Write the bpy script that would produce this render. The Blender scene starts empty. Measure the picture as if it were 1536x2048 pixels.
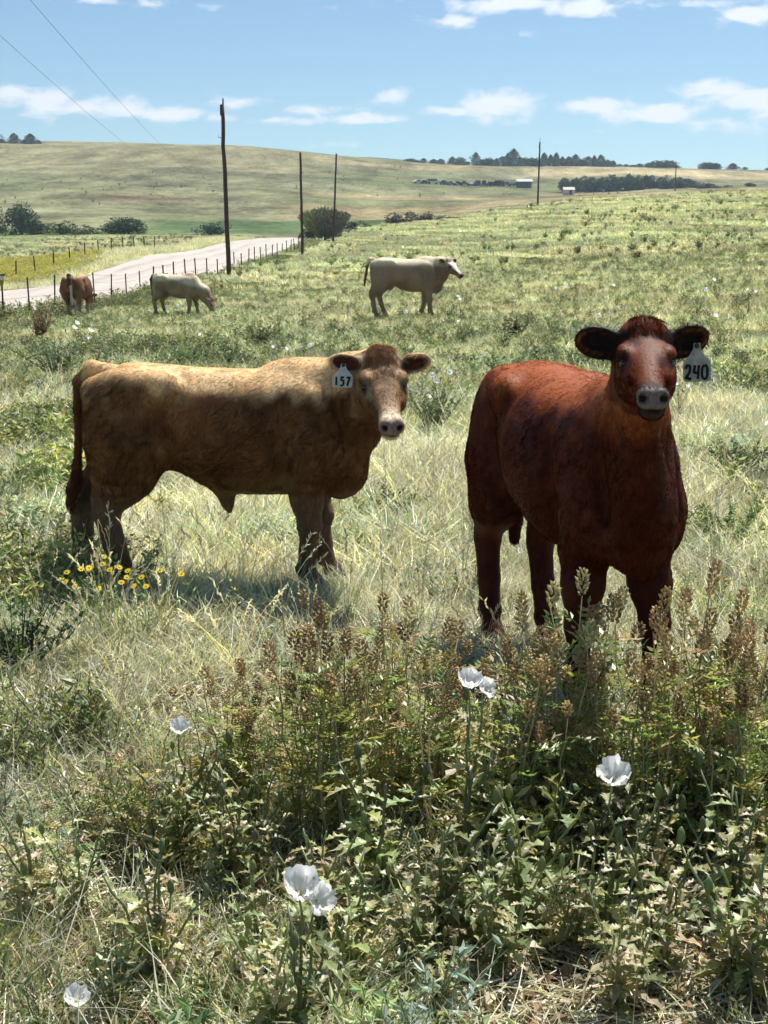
import bpy, math, random
import numpy as np
from mathutils import Vector, Matrix

# ------------------------------------------------------------------ camera, sky, sun
F, PITCH, EYE = 2700.0, math.radians(11.6), 1.7
SUN_AZ, SUN_EL = math.radians(31.0), math.radians(61.0)   # azimuth clockwise from +Y
scene = bpy.context.scene
COL = scene.collection
cam_d = bpy.data.cameras.new('camera'); cam = bpy.data.objects.new('camera', cam_d); COL.objects.link(cam)
cam.location = (0, 0, EYE); cam.rotation_euler = (math.pi/2 - PITCH, 0, 0)
cam_d.sensor_fit = 'VERTICAL'; cam_d.sensor_height = 36.0; cam_d.lens = 36.0*F/2048.0
cam_d.clip_start = 0.05; cam_d.clip_end = 30000
scene.camera = cam
vs = scene.view_settings
scene.display_settings.display_device = 'sRGB'
vs.view_transform = 'Standard'; vs.look = 'None'; vs.gamma = 1.0; vs.exposure = 0.62
sun_d = bpy.data.lights.new('sun', 'SUN'); sun = bpy.data.objects.new('sun', sun_d); COL.objects.link(sun)
sun_d.energy = 5.0; sun_d.angle = math.radians(0.5); sun_d.color = (1.0, 0.955, 0.87)
SD = Vector((math.sin(SUN_AZ)*math.cos(SUN_EL), math.cos(SUN_AZ)*math.cos(SUN_EL), math.sin(SUN_EL)))
sun.rotation_euler = SD.to_track_quat('Z', 'Y').to_euler()
sun.location = (0, 0, 60)

cy = scene.cycles
cy.max_bounces = 4; cy.diffuse_bounces = 2; cy.glossy_bounces = 1; cy.transmission_bounces = 3; cy.transparent_max_bounces = 4
cy.use_adaptive_sampling = True; cy.adaptive_threshold = 0.03; cy.caustics_reflective = False; cy.caustics_refractive = False

def px_dir(u, v):
    a, b = (u-768.0)/F, (1024.0-v)/F
    return a, math.cos(PITCH)+b*math.sin(PITCH), -math.sin(PITCH)+b*math.cos(PITCH)

def make_world():
    w = bpy.data.worlds.new('World'); scene.world = w; w.use_nodes = True
    nt = w.node_tree; N = nt.nodes; L = nt.links; N.clear()
    out = N.new('ShaderNodeOutputWorld')
    sky = N.new('ShaderNodeTexSky'); sky.sky_type = 'NISHITA'; sky.sun_disc = False
    sky.sun_elevation = SUN_EL; sky.sun_rotation = SUN_AZ
    sky.altitude = 1900; sky.air_density = 1.0; sky.dust_density = 0.35; sky.ozone_density = 1.6
    bg = N.new('ShaderNodeBackground'); bg.inputs[1].default_value = 0.068
    tc = N.new('ShaderNodeTexCoord')
    def M(op, a, b=None, c=None, clamp=False):
        n = N.new('ShaderNodeMath'); n.operation = op; n.use_clamp = clamp
        for i, x in enumerate((a, b, c)):
            if x is None: continue
            if isinstance(x, (int, float)): n.inputs[i].default_value = x
            else: L.new(x, n.inputs[i])
        return n.outputs[0]
    sep = N.new('ShaderNodeSeparateXYZ'); L.new(tc.outputs['Generated'], sep.inputs[0])
    hyp = M('SQRT', M('ADD', M('MULTIPLY', sep.outputs[0], sep.outputs[0]), M('MULTIPLY', sep.outputs[1], sep.outputs[1])))
    az = M('ARCTAN2', sep.outputs[0], sep.outputs[1]); el = M('ARCTAN2', sep.outputs[2], hyp)
    cmb = N.new('ShaderNodeCombineXYZ'); L.new(az, cmb.inputs[0]); L.new(M('MULTIPLY', el, 2.2), cmb.inputs[1])
    n1 = N.new('ShaderNodeTexNoise'); n1.inputs['Scale'].default_value = 36; n1.inputs['Detail'].default_value = 7
    n1.inputs['Roughness'].default_value = 0.6; n1.inputs['Distortion'].default_value = 0.3
    L.new(cmb.outputs[0], n1.inputs['Vector'])
    n2 = N.new('ShaderNodeTexNoise'); n2.inputs['Scale'].default_value = 5; n2.inputs['Detail'].default_value = 4
    L.new(cmb.outputs[0], n2.inputs['Vector'])
    blobs = [(25,192,75,22,.8),(95,202,70,26,.85),(190,214,110,20,.9),(330,226,95,16,.85),(430,236,50,10,.5),(460,204,60,16,.75),
             (600,242,120,9,.5),(640,218,70,14,.75),(720,238,110,12,.8),(785,196,50,18,.55),
             (900,222,60,14,.85),(985,212,85,30,.95),(1050,232,35,18,.6),(1190,212,100,18,.9),(1300,228,110,24,.95),
             (1430,185,75,26,.85),(1500,205,110,28,.9),(1440,245,80,22,.65),(1560,225,80,34,.8),(660,290,90,10,.45),(1290,262,90,6,.3),
             (912,42,38,13,.95),(1010,8,150,20,.75),(1160,18,85,22,.95),(1500,28,70,20,.95),(1450,6,130,10,.6),
             (190,2,40,8,.5),(300,8,50,9,.5),(385,10,60,9,.4),(700,-60,300,40,.8),(1250,-70,300,50,.9),(60,-70,200,40,.6),
             (1130,62,20,6,.35),(1045,68,20,7,.3),(-260,210,200,26,.9),(1900,200,260,40,.9)]
    tot = None
    for (u, v, ru, rv, st) in blobs:
        x, y, z = px_dir(u, v)
        a0, e0 = math.atan2(x, y), math.atan2(z, math.hypot(x, y))
        da = M('DIVIDE', M('SUBTRACT', az, a0), ru/F); de = M('DIVIDE', M('SUBTRACT', el, e0), rv/F)
        d = M('ADD', M('MULTIPLY', da, da), M('MULTIPLY', de, de))
        g = M('MULTIPLY', M('POWER', 2.718, M('MULTIPLY', d, -1.1)), st)
        tot = g if tot is None else M('MAXIMUM', tot, g)
    # generic scattered puffs all round the sky away from the view, so the light is natural
    dens = M('ADD', tot, M('MULTIPLY', M('SUBTRACT', n1.outputs[0], 0.5), 2.0))
    mr = N.new('ShaderNodeMapRange'); mr.interpolation_type = 'SMOOTHSTEP'
    L.new(dens, mr.inputs[0]); mr.inputs[1].default_value = 0.20; mr.inputs[2].default_value = .85
    fac = M('MULTIPLY', mr.outputs[0], M('GREATER_THAN', tot, 0.02))
    fac = M('MULTIPLY', fac, 0.93)
    mx = N.new('ShaderNodeMix'); mx.data_type = 'RGBA'
    L.new(fac, mx.inputs[0]); 
    hs = N.new('ShaderNodeMix'); hs.data_type = 'RGBA'; hs.blend_type = 'MULTIPLY'; hs.inputs[0].default_value = 1
    L.new(sky.outputs[0], hs.inputs[6]); hs.inputs[7].default_value = (.92, 1.07, 1.08, 1)
    L.new(hs.outputs[2], mx.inputs[6]); mx.inputs[7].default_value = (9.6, 9.9, 10.4, 1)
    L.new(mx.outputs[2], bg.inputs[0]); L.new(bg.outputs[0], out.inputs[0])
make_world()

R = np.random.RandomState(7)
rnd = random.Random(11)

# ------------------------------------------------------------------ numeric helpers
def vnoise(P, freq, seed=0):
    """value noise, P (n,3) -> (n,) in 0..1"""
    q = np.asarray(P, float)*freq
    i = np.floor(q).astype(np.int64); f = q-i; f = f*f*(3-2*f)
    def h(a, b, c):
        n = (a*374761393 + b*668265263 + c*2147483647 + seed*974634777) & 0xffffffff
        n = ((n ^ (n >> 13))*1274126177) & 0xffffffff
        n = (n ^ (n >> 16)) & 0xffffffff
        return n/4294967295.0
    x, y, z = i[:, 0], i[:, 1], i[:, 2]; fx, fy, fz = f[:, 0], f[:, 1], f[:, 2]
    def l(a, b, t): return a+(b-a)*t
    return l(l(l(h(x,y,z), h(x+1,y,z), fx), l(h(x,y+1,z), h(x+1,y+1,z), fx), fy),
             l(l(h(x,y,z+1), h(x+1,y,z+1), fx), l(h(x,y+1,z+1), h(x+1,y+1,z+1), fx), fy), fz)
def vn2(x, y, freq, seed=0):
    x = np.atleast_1d(np.asarray(x, float)); y = np.atleast_1d(np.asarray(y, float))
    return vnoise(np.stack([x, y, np.full_like(x, 0.37)], 1), freq, seed)
def sstep(a, b, x):
    t = np.clip((x-a)/(b-a), 0, 1); return t*t*(3-2*t)

# ------------------------------------------------------------------ terrain
def vz(D, v):                       # height on the ray of row v at ground distance D (centre column)
    _, y, z = px_dir(768, v); return EYE + z/y*D
NEAR = [(0.5,0.0),(3,0.0),(6.5,0.0),(10,-.06)]
def colz(near, far):
    far = [(D, vz(D, v)) for D, v in far]
    lastv = 0
    pts = NEAR+near+far
    return pts
RIDGE = {-600:270,0:283,300:288,450:290,600:303,670:309,800:319,950:332,1100:336,1250:338,1400:342,1536:345,2200:335}
C = {
 -600: ([(20,-.4),(32,-.8)], [(41,645),(60,600),(90,560),(130,520),(200,478),(300,430),(420,380),(560,328)]),
 0: ([(20,-.35),(32,-.7)], [(41,643),(52,618),(66,588),(80,572),(100,549),(130,522),(160,500),(200,481),(230,467),(300,437),(420,383),(560,332)]),
 300: ([(20,-.33),(32,-.6)], [(42,640),(59,605),(70,572),(85,537),(100,513),(112,503),(125,502),(150,497),(170,486),(200,474),(230,467),(300,440),(420,385),(560,335)]),
 450: ([(20,-.3),(32,-.55),(44,-.8)], [(66,578),(80,553),(100,523),(120,499),(140,485),(155,479),(168,477),(200,478),(250,463),(300,444),(420,388),(560,338)]),
 600: ([(20,-.25),(32,-.45),(50,-.65)], [(66,560),(100,523),(113,507),(130,490),(150,481),(165,477),(200,481),(250,461),(300,442),(420,390),(560,345)]),
 670: ([(20,-.22),(32,-.4),(50,-.5)], [(66,556),(100,513),(135,491),(165,476),(200,479),(250,458),(300,441),(420,396),(560,350)]),
 800: ([(20,-.2),(32,-.3)], [(60,555),(100,500),(140,470),(170,457),(220,458),(300,440),(420,401),(560,358)]),
 950: ([(20,-.18),(32,-.25)], [(60,541),(100,479),(140,449),(175,436),(230,438),(300,425),(420,400),(560,366)]),
 1100: ([(20,-.15),(32,-.2)], [(60,528),(100,462),(140,430),(180,412),(240,416),(300,410),(420,392),(500,379),(580,364)]),
 1250: ([(20,-.1),(32,-.05)], [(60,515),(100,448),(140,415),(180,398),(240,401),(320,395),(440,385),(520,373),(600,355)]),
 1400: ([(20,-.06),(32,.05)], [(60,504),(100,440),(140,407),(175,391),(240,394),(320,389),(440,381),(520,371),(600,357)]),
 1536: ([(20,-.02),(32,.15)], [(60,495),(100,434),(140,400),(170,384),(230,388),(320,384),(440,374),(560,362)]),
 2200: ([(20,.1),(32,.4)], [(60,468),(100,410),(140,378),(170,366),(230,370),(400,360),(560,348)]),
}
LOGD = np.linspace(math.log(0.5), math.log(9000), 420)
US = np.linspace(-600, 2200, 281)
_tab = []
_ucols = sorted(C)
def pchip(x, y, xi):
    x = np.array(x); y = np.array(y); h = np.diff(x); d = np.diff(y)/h
    m = np.zeros_like(y); m[0] = d[0]; m[-1] = d[-1]
    for i in range(1, len(y)-1):
        m[i] = 0 if d[i-1]*d[i] <= 0 else 3*(h[i-1]+h[i])/((2*h[i]+h[i-1])/d[i-1]+(h[i]+2*h[i-1])/d[i])
    k = np.clip(np.searchsorted(x, xi)-1, 0, len(h)-1)
    t = (xi-x[k])/h[k]
    return ((1+2*t)*(1-t)**2*y[k] + t*(1-t)**2*h[k]*m[k] + t*t*(3-2*t)*y[k+1] + t*t*(t-1)*h[k]*m[k+1])
for u in _ucols:
    near, far = C[u]
    pts = colz(near, far + [(700, RIDGE[u]), (860, RIDGE[u]+4), (1500, RIDGE[u]+40), (9000, RIDGE[u]+110)])
    _tab.append(pchip([math.log(p[0]) for p in pts], [p[1] for p in pts], LOGD))
_tab = np.array(_tab)
ZT = np.zeros((len(US), len(LOGD)))
for j in range(len(LOGD)):
    ZT[:, j] = pchip(_ucols, _tab[:, j], US)
_k = np.exp(-np.linspace(-2, 2, 9)**2); _k /= _k.sum()
_pad = np.pad(ZT, ((4, 4), (0, 0)), mode='edge')
ZT = sum(_k[i]*_pad[i:i+len(US)] for i in range(9))
def ground_z(x, y):
    x = np.atleast_1d(np.asarray(x, float)); y = np.atleast_1d(np.asarray(y, float))
    az = np.arctan2(x, y); az = np.clip(az, -0.47, 0.49)
    u = 768 + np.tan(az)*F
    D = np.maximum(np.hypot(x, y)*np.cos(az), 0.55)
    fu = np.clip((u-US[0])/(US[1]-US[0]), 0, len(US)-1.001); iu = fu.astype(int); fu -= iu
    fd = np.clip((np.log(D)-LOGD[0])/(LOGD[1]-LOGD[0]), 0, len(LOGD)-1.001); idd = fd.astype(int); fd -= idd
    z = (ZT[iu, idd]*(1-fu)+ZT[iu+1, idd]*fu)*(1-fd) + (ZT[iu, idd+1]*(1-fu)+ZT[iu+1, idd+1]*fu)*fd
    amp = np.clip(D/300, 0.0, 1.0)
    z = z + (vn2(x, y, .09, 3)-.5)*0.30*sstep(12, 60, D) + (vn2(x, y, .02, 5)-.5)*2.4*amp*sstep(180, 420, D) \
          + (vn2(x, y, .8, 4)-.5)*0.07 + (vn2(x, y, 3.1, 9)-.5)*0.02
    return z
def gz(x, y): return float(ground_z(x, y)[0])
def hit(u, v, dmax=800):
    """first ground point under the pixel ray"""
    dx, dy, dz = px_dir(u, v)
    t = np.exp(np.linspace(math.log(2.0), math.log(dmax), 2500))
    X, Y, Z = dx*t, dy*t, EYE+dz*t
    g = ground_z(X, Y); s = np.where(Z < g)[0]
    k = s[0] if len(s) else len(t)-1
    return X[k], Y[k]
def at(u, D):
    return (u-768.0)/F*D*.982, D

# road edges and fence line by distance
RD = np.array([10,41,66,75,85,100,110,125,140,155,170,200,250,300.])
RLX = np.array([-22,-20,-18.8,-18,-17.9,-17.3,-17,-16.4,-15.6,-14.6,-13.4,-12,-14,-22])
def fence_x(D): return -14.2+.063*np.minimum(D, 118)
RRX = np.array([-15.2,-13.0,-11.4,-10.9,-10.3,-9.4,-8.9,-8.4,-8.2,-8.2,-8.2,-6,-8,-16.])
def on_road(x, y):
    l = np.interp(y, RD, RLX); r = np.interp(y, RD, RRX)
    return (x > l-.1) & (x < r+.1) & (y > 5) & (y < 300)

# ------------------------------------------------------------------ object helpers
def tag(o, label=None, cat=None, group=None, kind=None):
    if label: o['label'] = label
    if cat: o['category'] = cat
    if group: o['group'] = group
    if kind: o['kind'] = kind
    return o
def empty(name, loc=(0, 0, 0), rz=0.0, scale=1.0):
    o = bpy.data.objects.new(name, None); COL.objects.link(o)
    o.empty_display_size = .1; o.location = loc; o.rotation_euler = (0, 0, rz); o.scale = (scale,)*3
    return o
def set_col(me, cols, name='Col'):
    a = me.color_attributes.new(name, 'FLOAT_COLOR', 'POINT')
    c = np.ones((len(me.vertices), 4), np.float32); c[:, :3] = cols
    a.data.foreach_set('color', c.ravel())
def mesh(name, V, Fs, mat=None, cols=None, smooth=False):
    """V (n,3); Fs: array (m,k) or list of index lists"""
    me = bpy.data.meshes.new(name); V = np.asarray(V, np.float32)
    if isinstance(Fs, np.ndarray) and Fs.ndim == 2:
        m, k = Fs.shape
        me.vertices.add(len(V)); me.vertices.foreach_set('co', V.ravel())
        me.loops.add(m*k); me.loops.foreach_set('vertex_index', Fs.astype(np.int32).ravel())
        me.polygons.add(m); me.polygons.foreach_set('loop_start', np.arange(0, m*k, k, dtype=np.int32))
        me.polygons.foreach_set('loop_total', np.full(m, k, np.int32))
        me.update(calc_edges=True)
    else:
        me.from_pydata([tuple(map(float, v)) for v in V], [], [list(map(int, f)) for f in Fs]); me.update()
    if cols is not None: set_col(me, cols)
    if mat: me.materials.append(mat)
    if smooth: me.polygons.foreach_set('use_smooth', np.ones(len(me.polygons), bool))
    return me
def obj(name, me, parent=None, loc=None):
    o = bpy.data.objects.new(name, me); COL.objects.link(o)
    if parent: o.parent = parent
    if loc is not None: o.location = loc
    return o
def copy_tree(o, parent=None):
    c = o.copy(); COL.objects.link(c)
    if parent: c.parent = parent
    for ch in list(o.children): copy_tree(ch, c)
    return c
class MB:
    def __init__(s): s.V = []; s.F = []; s.C = []; s.n = 0
    def add(s, V, Fs, col=(1, 1, 1)):
        V = np.asarray(V, float).reshape(-1, 3)
        s.V.append(V); s.F += [[i+s.n for i in f] for f in Fs]
        c = np.asarray(col, float); s.C.append(np.tile(c, (len(V), 1)) if c.ndim == 1 else c); s.n += len(V)
    def tube(s, pts, rad, k=6, col=(1, 1, 1), cap=True):
        pts = np.asarray(pts, float); n = len(pts); rad = np.broadcast_to(rad, (n,))
        T = np.gradient(pts, axis=0); T /= np.linalg.norm(T, axis=1)[:, None]+1e-9
        V = []
        ref = np.array([0, 0, 1.]) if abs(T[0][2]) < .9 else np.array([1., 0, 0])
        for i in range(n):
            a = np.cross(T[i], ref); a /= np.linalg.norm(a)+1e-9; b = np.cross(T[i], a)
            for j in range(k):
                t = 2*math.pi*j/k; V.append(pts[i]+rad[i]*(math.cos(t)*a+math.sin(t)*b))
        Fs = [[i*k+j, i*k+(j+1) % k, (i+1)*k+(j+1) % k, (i+1)*k+j] for i in range(n-1) for j in range(k)]
        if cap: Fs += [list(range(k))[::-1], [(n-1)*k+j for j in range(k)]]
        s.add(V, Fs, col)
    def box(s, c, d, col=(1, 1, 1), rz=0.0, bev=0.0):
        x, y, z = d[0]/2, d[1]/2, d[2]/2
        V = np.array([[a*x, b*y, e*z] for a in (-1, 1) for b in (-1, 1) for e in (-1, 1)])
        ca, sa = math.cos(rz), math.sin(rz)
        V = np.stack([V[:, 0]*ca-V[:, 1]*sa, V[:, 0]*sa+V[:, 1]*ca, V[:, 2]], 1)+np.array(c)
        s.add(V, [[0,1,3,2],[4,6,7,5],[0,4,5,1],[2,3,7,6],[0,2,6,4],[1,5,7,3]], col)
    def mesh(s, name, mat, smooth=False): return mesh(name, np.concatenate(s.V), s.F, mat, np.concatenate(s.C), smooth)
    def build(s, name, mat, parent=None, smooth=False, loc=None): return obj(name, s.mesh(name, mat, smooth), parent, loc)

# ------------------------------------------------------------------ materials
def mat_new(name):
    m = bpy.data.materials.new(name); m.use_nodes = True
    m.node_tree.nodes.clear(); return m, m.node_tree.nodes, m.node_tree.links
def leafy(name, trans=0.35, gloss=0.06, tint=(1, 1, 1), rough=.45, var=.35, hue=.03):
    """vertex colour leaves that let light through, every instance a little different"""
    m, N, L = mat_new(name)
    out = N.new('ShaderNodeOutputMaterial'); at_ = N.new('ShaderNodeAttribute'); at_.attribute_name = 'Col'
    oi = N.new('ShaderNodeObjectInfo')
    hsv = N.new('ShaderNodeHueSaturation')
    mr = N.new('ShaderNodeMapRange'); mr.inputs[3].default_value = 1-var; mr.inputs[4].default_value = 1+var
    L.new(oi.outputs['Random'], mr.inputs[0]); L.new(mr.outputs[0], hsv.inputs['Value'])
    wn = N.new('ShaderNodeTexWhiteNoise'); wn.noise_dimensions = '1D'; L.new(oi.outputs['Random'], wn.inputs['W'])
    mh = N.new('ShaderNodeMapRange'); mh.inputs[3].default_value = .5-hue; mh.inputs[4].default_value = .5+hue
    L.new(wn.outputs[0], mh.inputs[0]); L.new(mh.outputs[0], hsv.inputs['Hue'])
    L.new(at_.outputs['Color'], hsv.inputs['Color'])
    df = N.new('ShaderNodeBsdfDiffuse'); tr = N.new('ShaderNodeBsdfTranslucent')
    L.new(hsv.outputs[0], df.inputs[0])
    tm = N.new('ShaderNodeMix'); tm.data_type = 'RGBA'; tm.blend_type = 'MULTIPLY'; tm.inputs[0].default_value = 1
    L.new(hsv.outputs[0], tm.inputs[6]); tm.inputs[7].default_value = (1.22*tint[0], 1.2*tint[1], .82*tint[2], 1)
    L.new(tm.outputs[2], tr.inputs[0])
    mx = N.new('ShaderNodeMixShader'); mx.inputs[0].default_value = trans
    L.new(df.outputs[0], mx.inputs[1]); L.new(tr.outputs[0], mx.inputs[2])
    gl = N.new('ShaderNodeBsdfGlossy'); gl.inputs['Roughness'].default_value = rough
    m2 = N.new('ShaderNodeMixShader'); m2.inputs[0].default_value = gloss
    L.new(mx.outputs[0], m2.inputs[1]); L.new(gl.outputs[0], m2.inputs[2]); L.new(m2.outputs[0], out.inputs[0])
    return m
def solid(name, col, rough=.7, noise=.25, scale=30, attr=False, bump=.0, metallic=0, spec=.3):
    m, N, L = mat_new(name)
    out = N.new('ShaderNodeOutputMaterial'); p = N.new('ShaderNodeBsdfPrincipled')
    p.inputs['Roughness'].default_value = rough; p.inputs['Metallic'].default_value = metallic
    p.inputs['Specular IOR Level'].default_value = spec
    tc = N.new('ShaderNodeTexCoord'); n = N.new('ShaderNodeTexNoise'); n.inputs['Scale'].default_value = scale; n.inputs['Detail'].default_value = 5
    L.new(tc.outputs['Object'], n.inputs['Vector'])
    mr = N.new('ShaderNodeMapRange'); mr.inputs[1].default_value = .25; mr.inputs[2].default_value = .75
    mr.inputs[3].default_value = 1-noise; mr.inputs[4].default_value = 1+noise; L.new(n.outputs[0], mr.inputs[0])
    mx = N.new('ShaderNodeVectorMath'); mx.operation = 'SCALE'
    if attr:
        a = N.new('ShaderNodeAttribute'); a.attribute_name = 'Col'; L.new(a.outputs['Color'], mx.inputs[0])
    else: mx.inputs[0].default_value = col
    L.new(mr.outputs[0], mx.inputs['Scale']); L.new(mx.outputs[0], p.inputs['Base Color'])
    if bump:
        b = N.new('ShaderNodeBump'); b.inputs['Strength'].default_value = bump; b.inputs['Distance'].default_value = .02
        L.new(n.outputs[0], b.inputs['Height']); L.new(b.outputs[0], p.inputs['Normal'])
    L.new(p.outputs[0], out.inputs[0]); return m

M_LEAF = leafy('leaf', trans=.5); M_DRY = leafy('dry_stem', trans=.3, gloss=.04, hue=.014)
M_TREE = leafy('tree_leaf', trans=.12, gloss=.03, var=.25, hue=.02)
M_PETAL = leafy('white_petal', trans=.55, gloss=.02, tint=(.84, .85, 1.24), var=.02, hue=0)
M_YEL = leafy('yellow_petal', trans=.3, gloss=.02, var=.1, hue=.01)
M_WOOD = solid('weathered_wood', (.075, .045, .03), .9, .45, 12, bump=.4)
M_BARK = solid('bark', (.10, .075, .055), .9, .3, 8)
M_STEEL = solid('dark_steel', (.045, .035, .03), .7, .3, 20)
M_WIRE = solid('wire', (.16, .15, .14), .5, .1, 20, metallic=.6)
M_WIREDK = solid('power_wire', (.10, .12, .14), .6, .1, 20)

def ground_material():
    m, N, L = mat_new('range_ground')
    out = N.new('ShaderNodeOutputMaterial'); df = N.new('ShaderNodeBsdfDiffuse')
    at_ = N.new('ShaderNodeAttribute'); at_.attribute_name = 'Col'
    geo = N.new('ShaderNodeNewGeometry')
    def noise(sc, det=5, rough=.6, stretch=None):
        n = N.new('ShaderNodeTexNoise'); n.inputs['Scale'].default_value = sc; n.inputs['Detail'].default_value = det
        n.inputs['Roughness'].default_value = rough
        mp = N.new('ShaderNodeMapping'); mp.inputs['Scale'].default_value = stretch or (1, 1, 1)
        L.new(geo.outputs['Position'], mp.inputs[0]); L.new(mp.outputs[0], n.inputs['Vector']); return n.outputs[0]
    def rng(x, a, b, c, d):
        r = N.new('ShaderNodeMapRange'); L.new(x, r.inputs[0])
        for i, v in enumerate((a, b, c, d)): r.inputs[i+1].default_value = v
        return r.outputs[0]
    def mul(a, b):
        r = N.new('ShaderNodeMath'); r.operation = 'MULTIPLY'; L.new(a, r.inputs[0]); L.new(b, r.inputs[1]); return r.outputs[0]
    k = mul(rng(noise(9, 6, .7), .3, .7, .6, 1.4), rng(noise(.9, 4, .6), .3, .7, .8, 1.2))
    k = mul(k, rng(noise(.055, 10, .8, (1, .45, 1)), .38, .62, .5, 1.5))
    # stipple of tussocks on the far slopes
    vo = N.new('ShaderNodeTexVoronoi'); vo.inputs['Scale'].default_value = .55; L.new(geo.outputs['Position'], vo.inputs['Vector'])
    k = mul(k, rng(vo.outputs['Distance'], .1, .6, .72, 1.1))
    sc = N.new('ShaderNodeVectorMath'); sc.operation = 'SCALE'; L.new(at_.outputs['Color'], sc.inputs[0]); L.new(k, sc.inputs['Scale'])
    L.new(sc.outputs[0], df.inputs[0])
    b = N.new('ShaderNodeBump'); b.inputs['Strength'].default_value = .6; b.inputs['Distance'].default_value = .03
    L.new(noise(22, 6, .7), b.inputs['Height']); L.new(b.outputs[0], df.inputs['Normal'])
    L.new(df.outputs[0], out.inputs[0]); return m

def build_ground():
    # rings round the camera; rays closer together inside the view
    azs = np.concatenate([np.linspace(-math.pi, -.46, 60, endpoint=False), np.linspace(-.46, .46, 620, endpoint=False), np.linspace(.46, math.pi, 60, endpoint=False)])
    rs = np.exp(np.linspace(math.log(.6), math.log(9000), 560))
    na, nr = len(azs), len(rs)
    A, Rr = np.meshgrid(azs, rs); X = (np.sin(A)*Rr).ravel(); Y = (np.cos(A)*Rr).ravel()
    Z = ground_z(X, Y)
    V = np.concatenate([np.stack([X, Y, Z], 1), [[0, 0, float(Z[:na].mean())]]])
    i, j = np.meshgrid(np.arange(nr-1), np.arange(na), indexing='ij'); j2 = (j+1) % na
    Fq = np.stack([i*na+j, i*na+j2, (i+1)*na+j2, (i+1)*na+j], -1).reshape(-1, 4)[:, ::-1]
    c0 = len(V)-1
    tri = [[c0, k, (k+1) % na][::-1] for k in range(na)]
    X, Y, Z = V.T; D = np.hypot(X, Y); az = np.arctan2(X, Y); u = 768+np.tan(np.clip(az, -.9, .9))*F
    soil = np.array([.17, .125, .085]); under = np.array([.32, .29, .19]); mid = np.array([.30, .30, .17]); hill = np.array([.175, .175, .10])
    n = vn2(X, Y, .35, 21); n3 = vn2(X, Y, .04, 22); n4 = vn2(az*40, np.log(D)*60, 1.0, 23)
    c = soil+(under-soil)*sstep(2.6, 9, D+4*(n-.5))[:, None]
    c = c+(mid-c)*sstep(14, 50, D)[:, None]
    c = c+(hill-c)*sstep(170, 330, D)[:, None]
    # far slope: bands of drier and greener grass
    bands = vn2(az*7, D/26., 1.0, 31)*.6+vn2(az*20, D/9., 1.0, 32)*.4
    f = sstep(260, 340, D)
    c = c*(1+f*((bands-.5)*.95+(vn2(az*55, D/6., 1.0, 33)-.5)*.5))[:, None]
    dry = np.array([.29, .235, .13]); g1 = np.array([.12, .14, .07])
    t = sstep(.52, .72, vn2(az*5, D/38., 1.0, 35))*f; c = c+(dry-c)*(t*.85)[:, None]
    t = sstep(.55, .75, vn2(az*6+9, D/30., 1.0, 36))*f; c = c+(g1-c)*(t*.75)[:, None]
    # darker brow of the far hill
    t = sstep(500, 640, D)*sstep(760, 500, u); c = c+(np.array([.22, .195, .11])-c)*(t*.7)[:, None]
    def zone(col, d0, d1, u0, u1, ed=12, eu=60, k=.85, nz=16, seed=41):
        nonlocal c
        dd = D+(vn2(az*30, D/60., 1.0, seed)-.5)*nz
        t = sstep(d0-ed, d0+ed, dd)*sstep(d1+ed, d1-ed, dd)*sstep(u0-eu, u0+eu, u)*sstep(u1+eu, u1-eu, u)*k
        c = c+(np.array(col)-c)*t[:, None]
    zone((.065, .115, .05), 235, 300, 300, 960, 8, 50, .85, 12)          # irrigated strip in the valley
    zone((.10, .15, .05), 190, 262, -900, 330, 10, 70, .8, 20, 43)
    zone((.34, .27, .13), 140, 172, -900, 300, 6, 60, .85, 10, 44)     # tawny strip
    zone((.08, .12, .05), 122, 138, -900, 260, 5, 50, .8, 8, 45)
    zone((.26, .24, .03), 82, 120, -900, 190, 6, 60, .75, 14, 46)      # yellow bloom beyond the road
    zone((.10, .115, .06), 170, 232, 300, 660, 8, 40, .7, 14, 47)
    zone((.13, .145, .07), 500, 590, 640, 1120, 14, 60, .75, 14, 48)   # green pasture below the row of vehicles
    zone((.42, .34, .20), 610, 690, 1050, 2300, 14, 60, .7, 14, 49)
    t = np.exp(-(((u-290)/150.)**2)-(((D-395-(u-290)*.05)/9.)**2)); c = c+(np.array([.10, .06, .045])-c)*(t*.9)[:, None]
    # bare earth showing at the feet of the foreground weeds
    for (bu, bv, ru, rv) in ((130,1830,150,70),(1450,1850,100,80),(1000,2040,200,40),(1400,2010,160,40),(400,1440,70,25)):
        bx, by = hit(bu, bv); rr = np.hypot((X-bx)/(ru/900.), (Y-by)/(rv/450.))
        t = sstep(1.2, .5, rr+(n-.5)*.6); c = c+(np.array([.30, .215, .16])-c)*t[:, None]
    me = mesh('ground', V, [list(q) for q in Fq]+tri, ground_material(), c, smooth=True)
    o = obj('ground', me); tag(o, kind='structure'); return o
build_ground()

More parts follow.
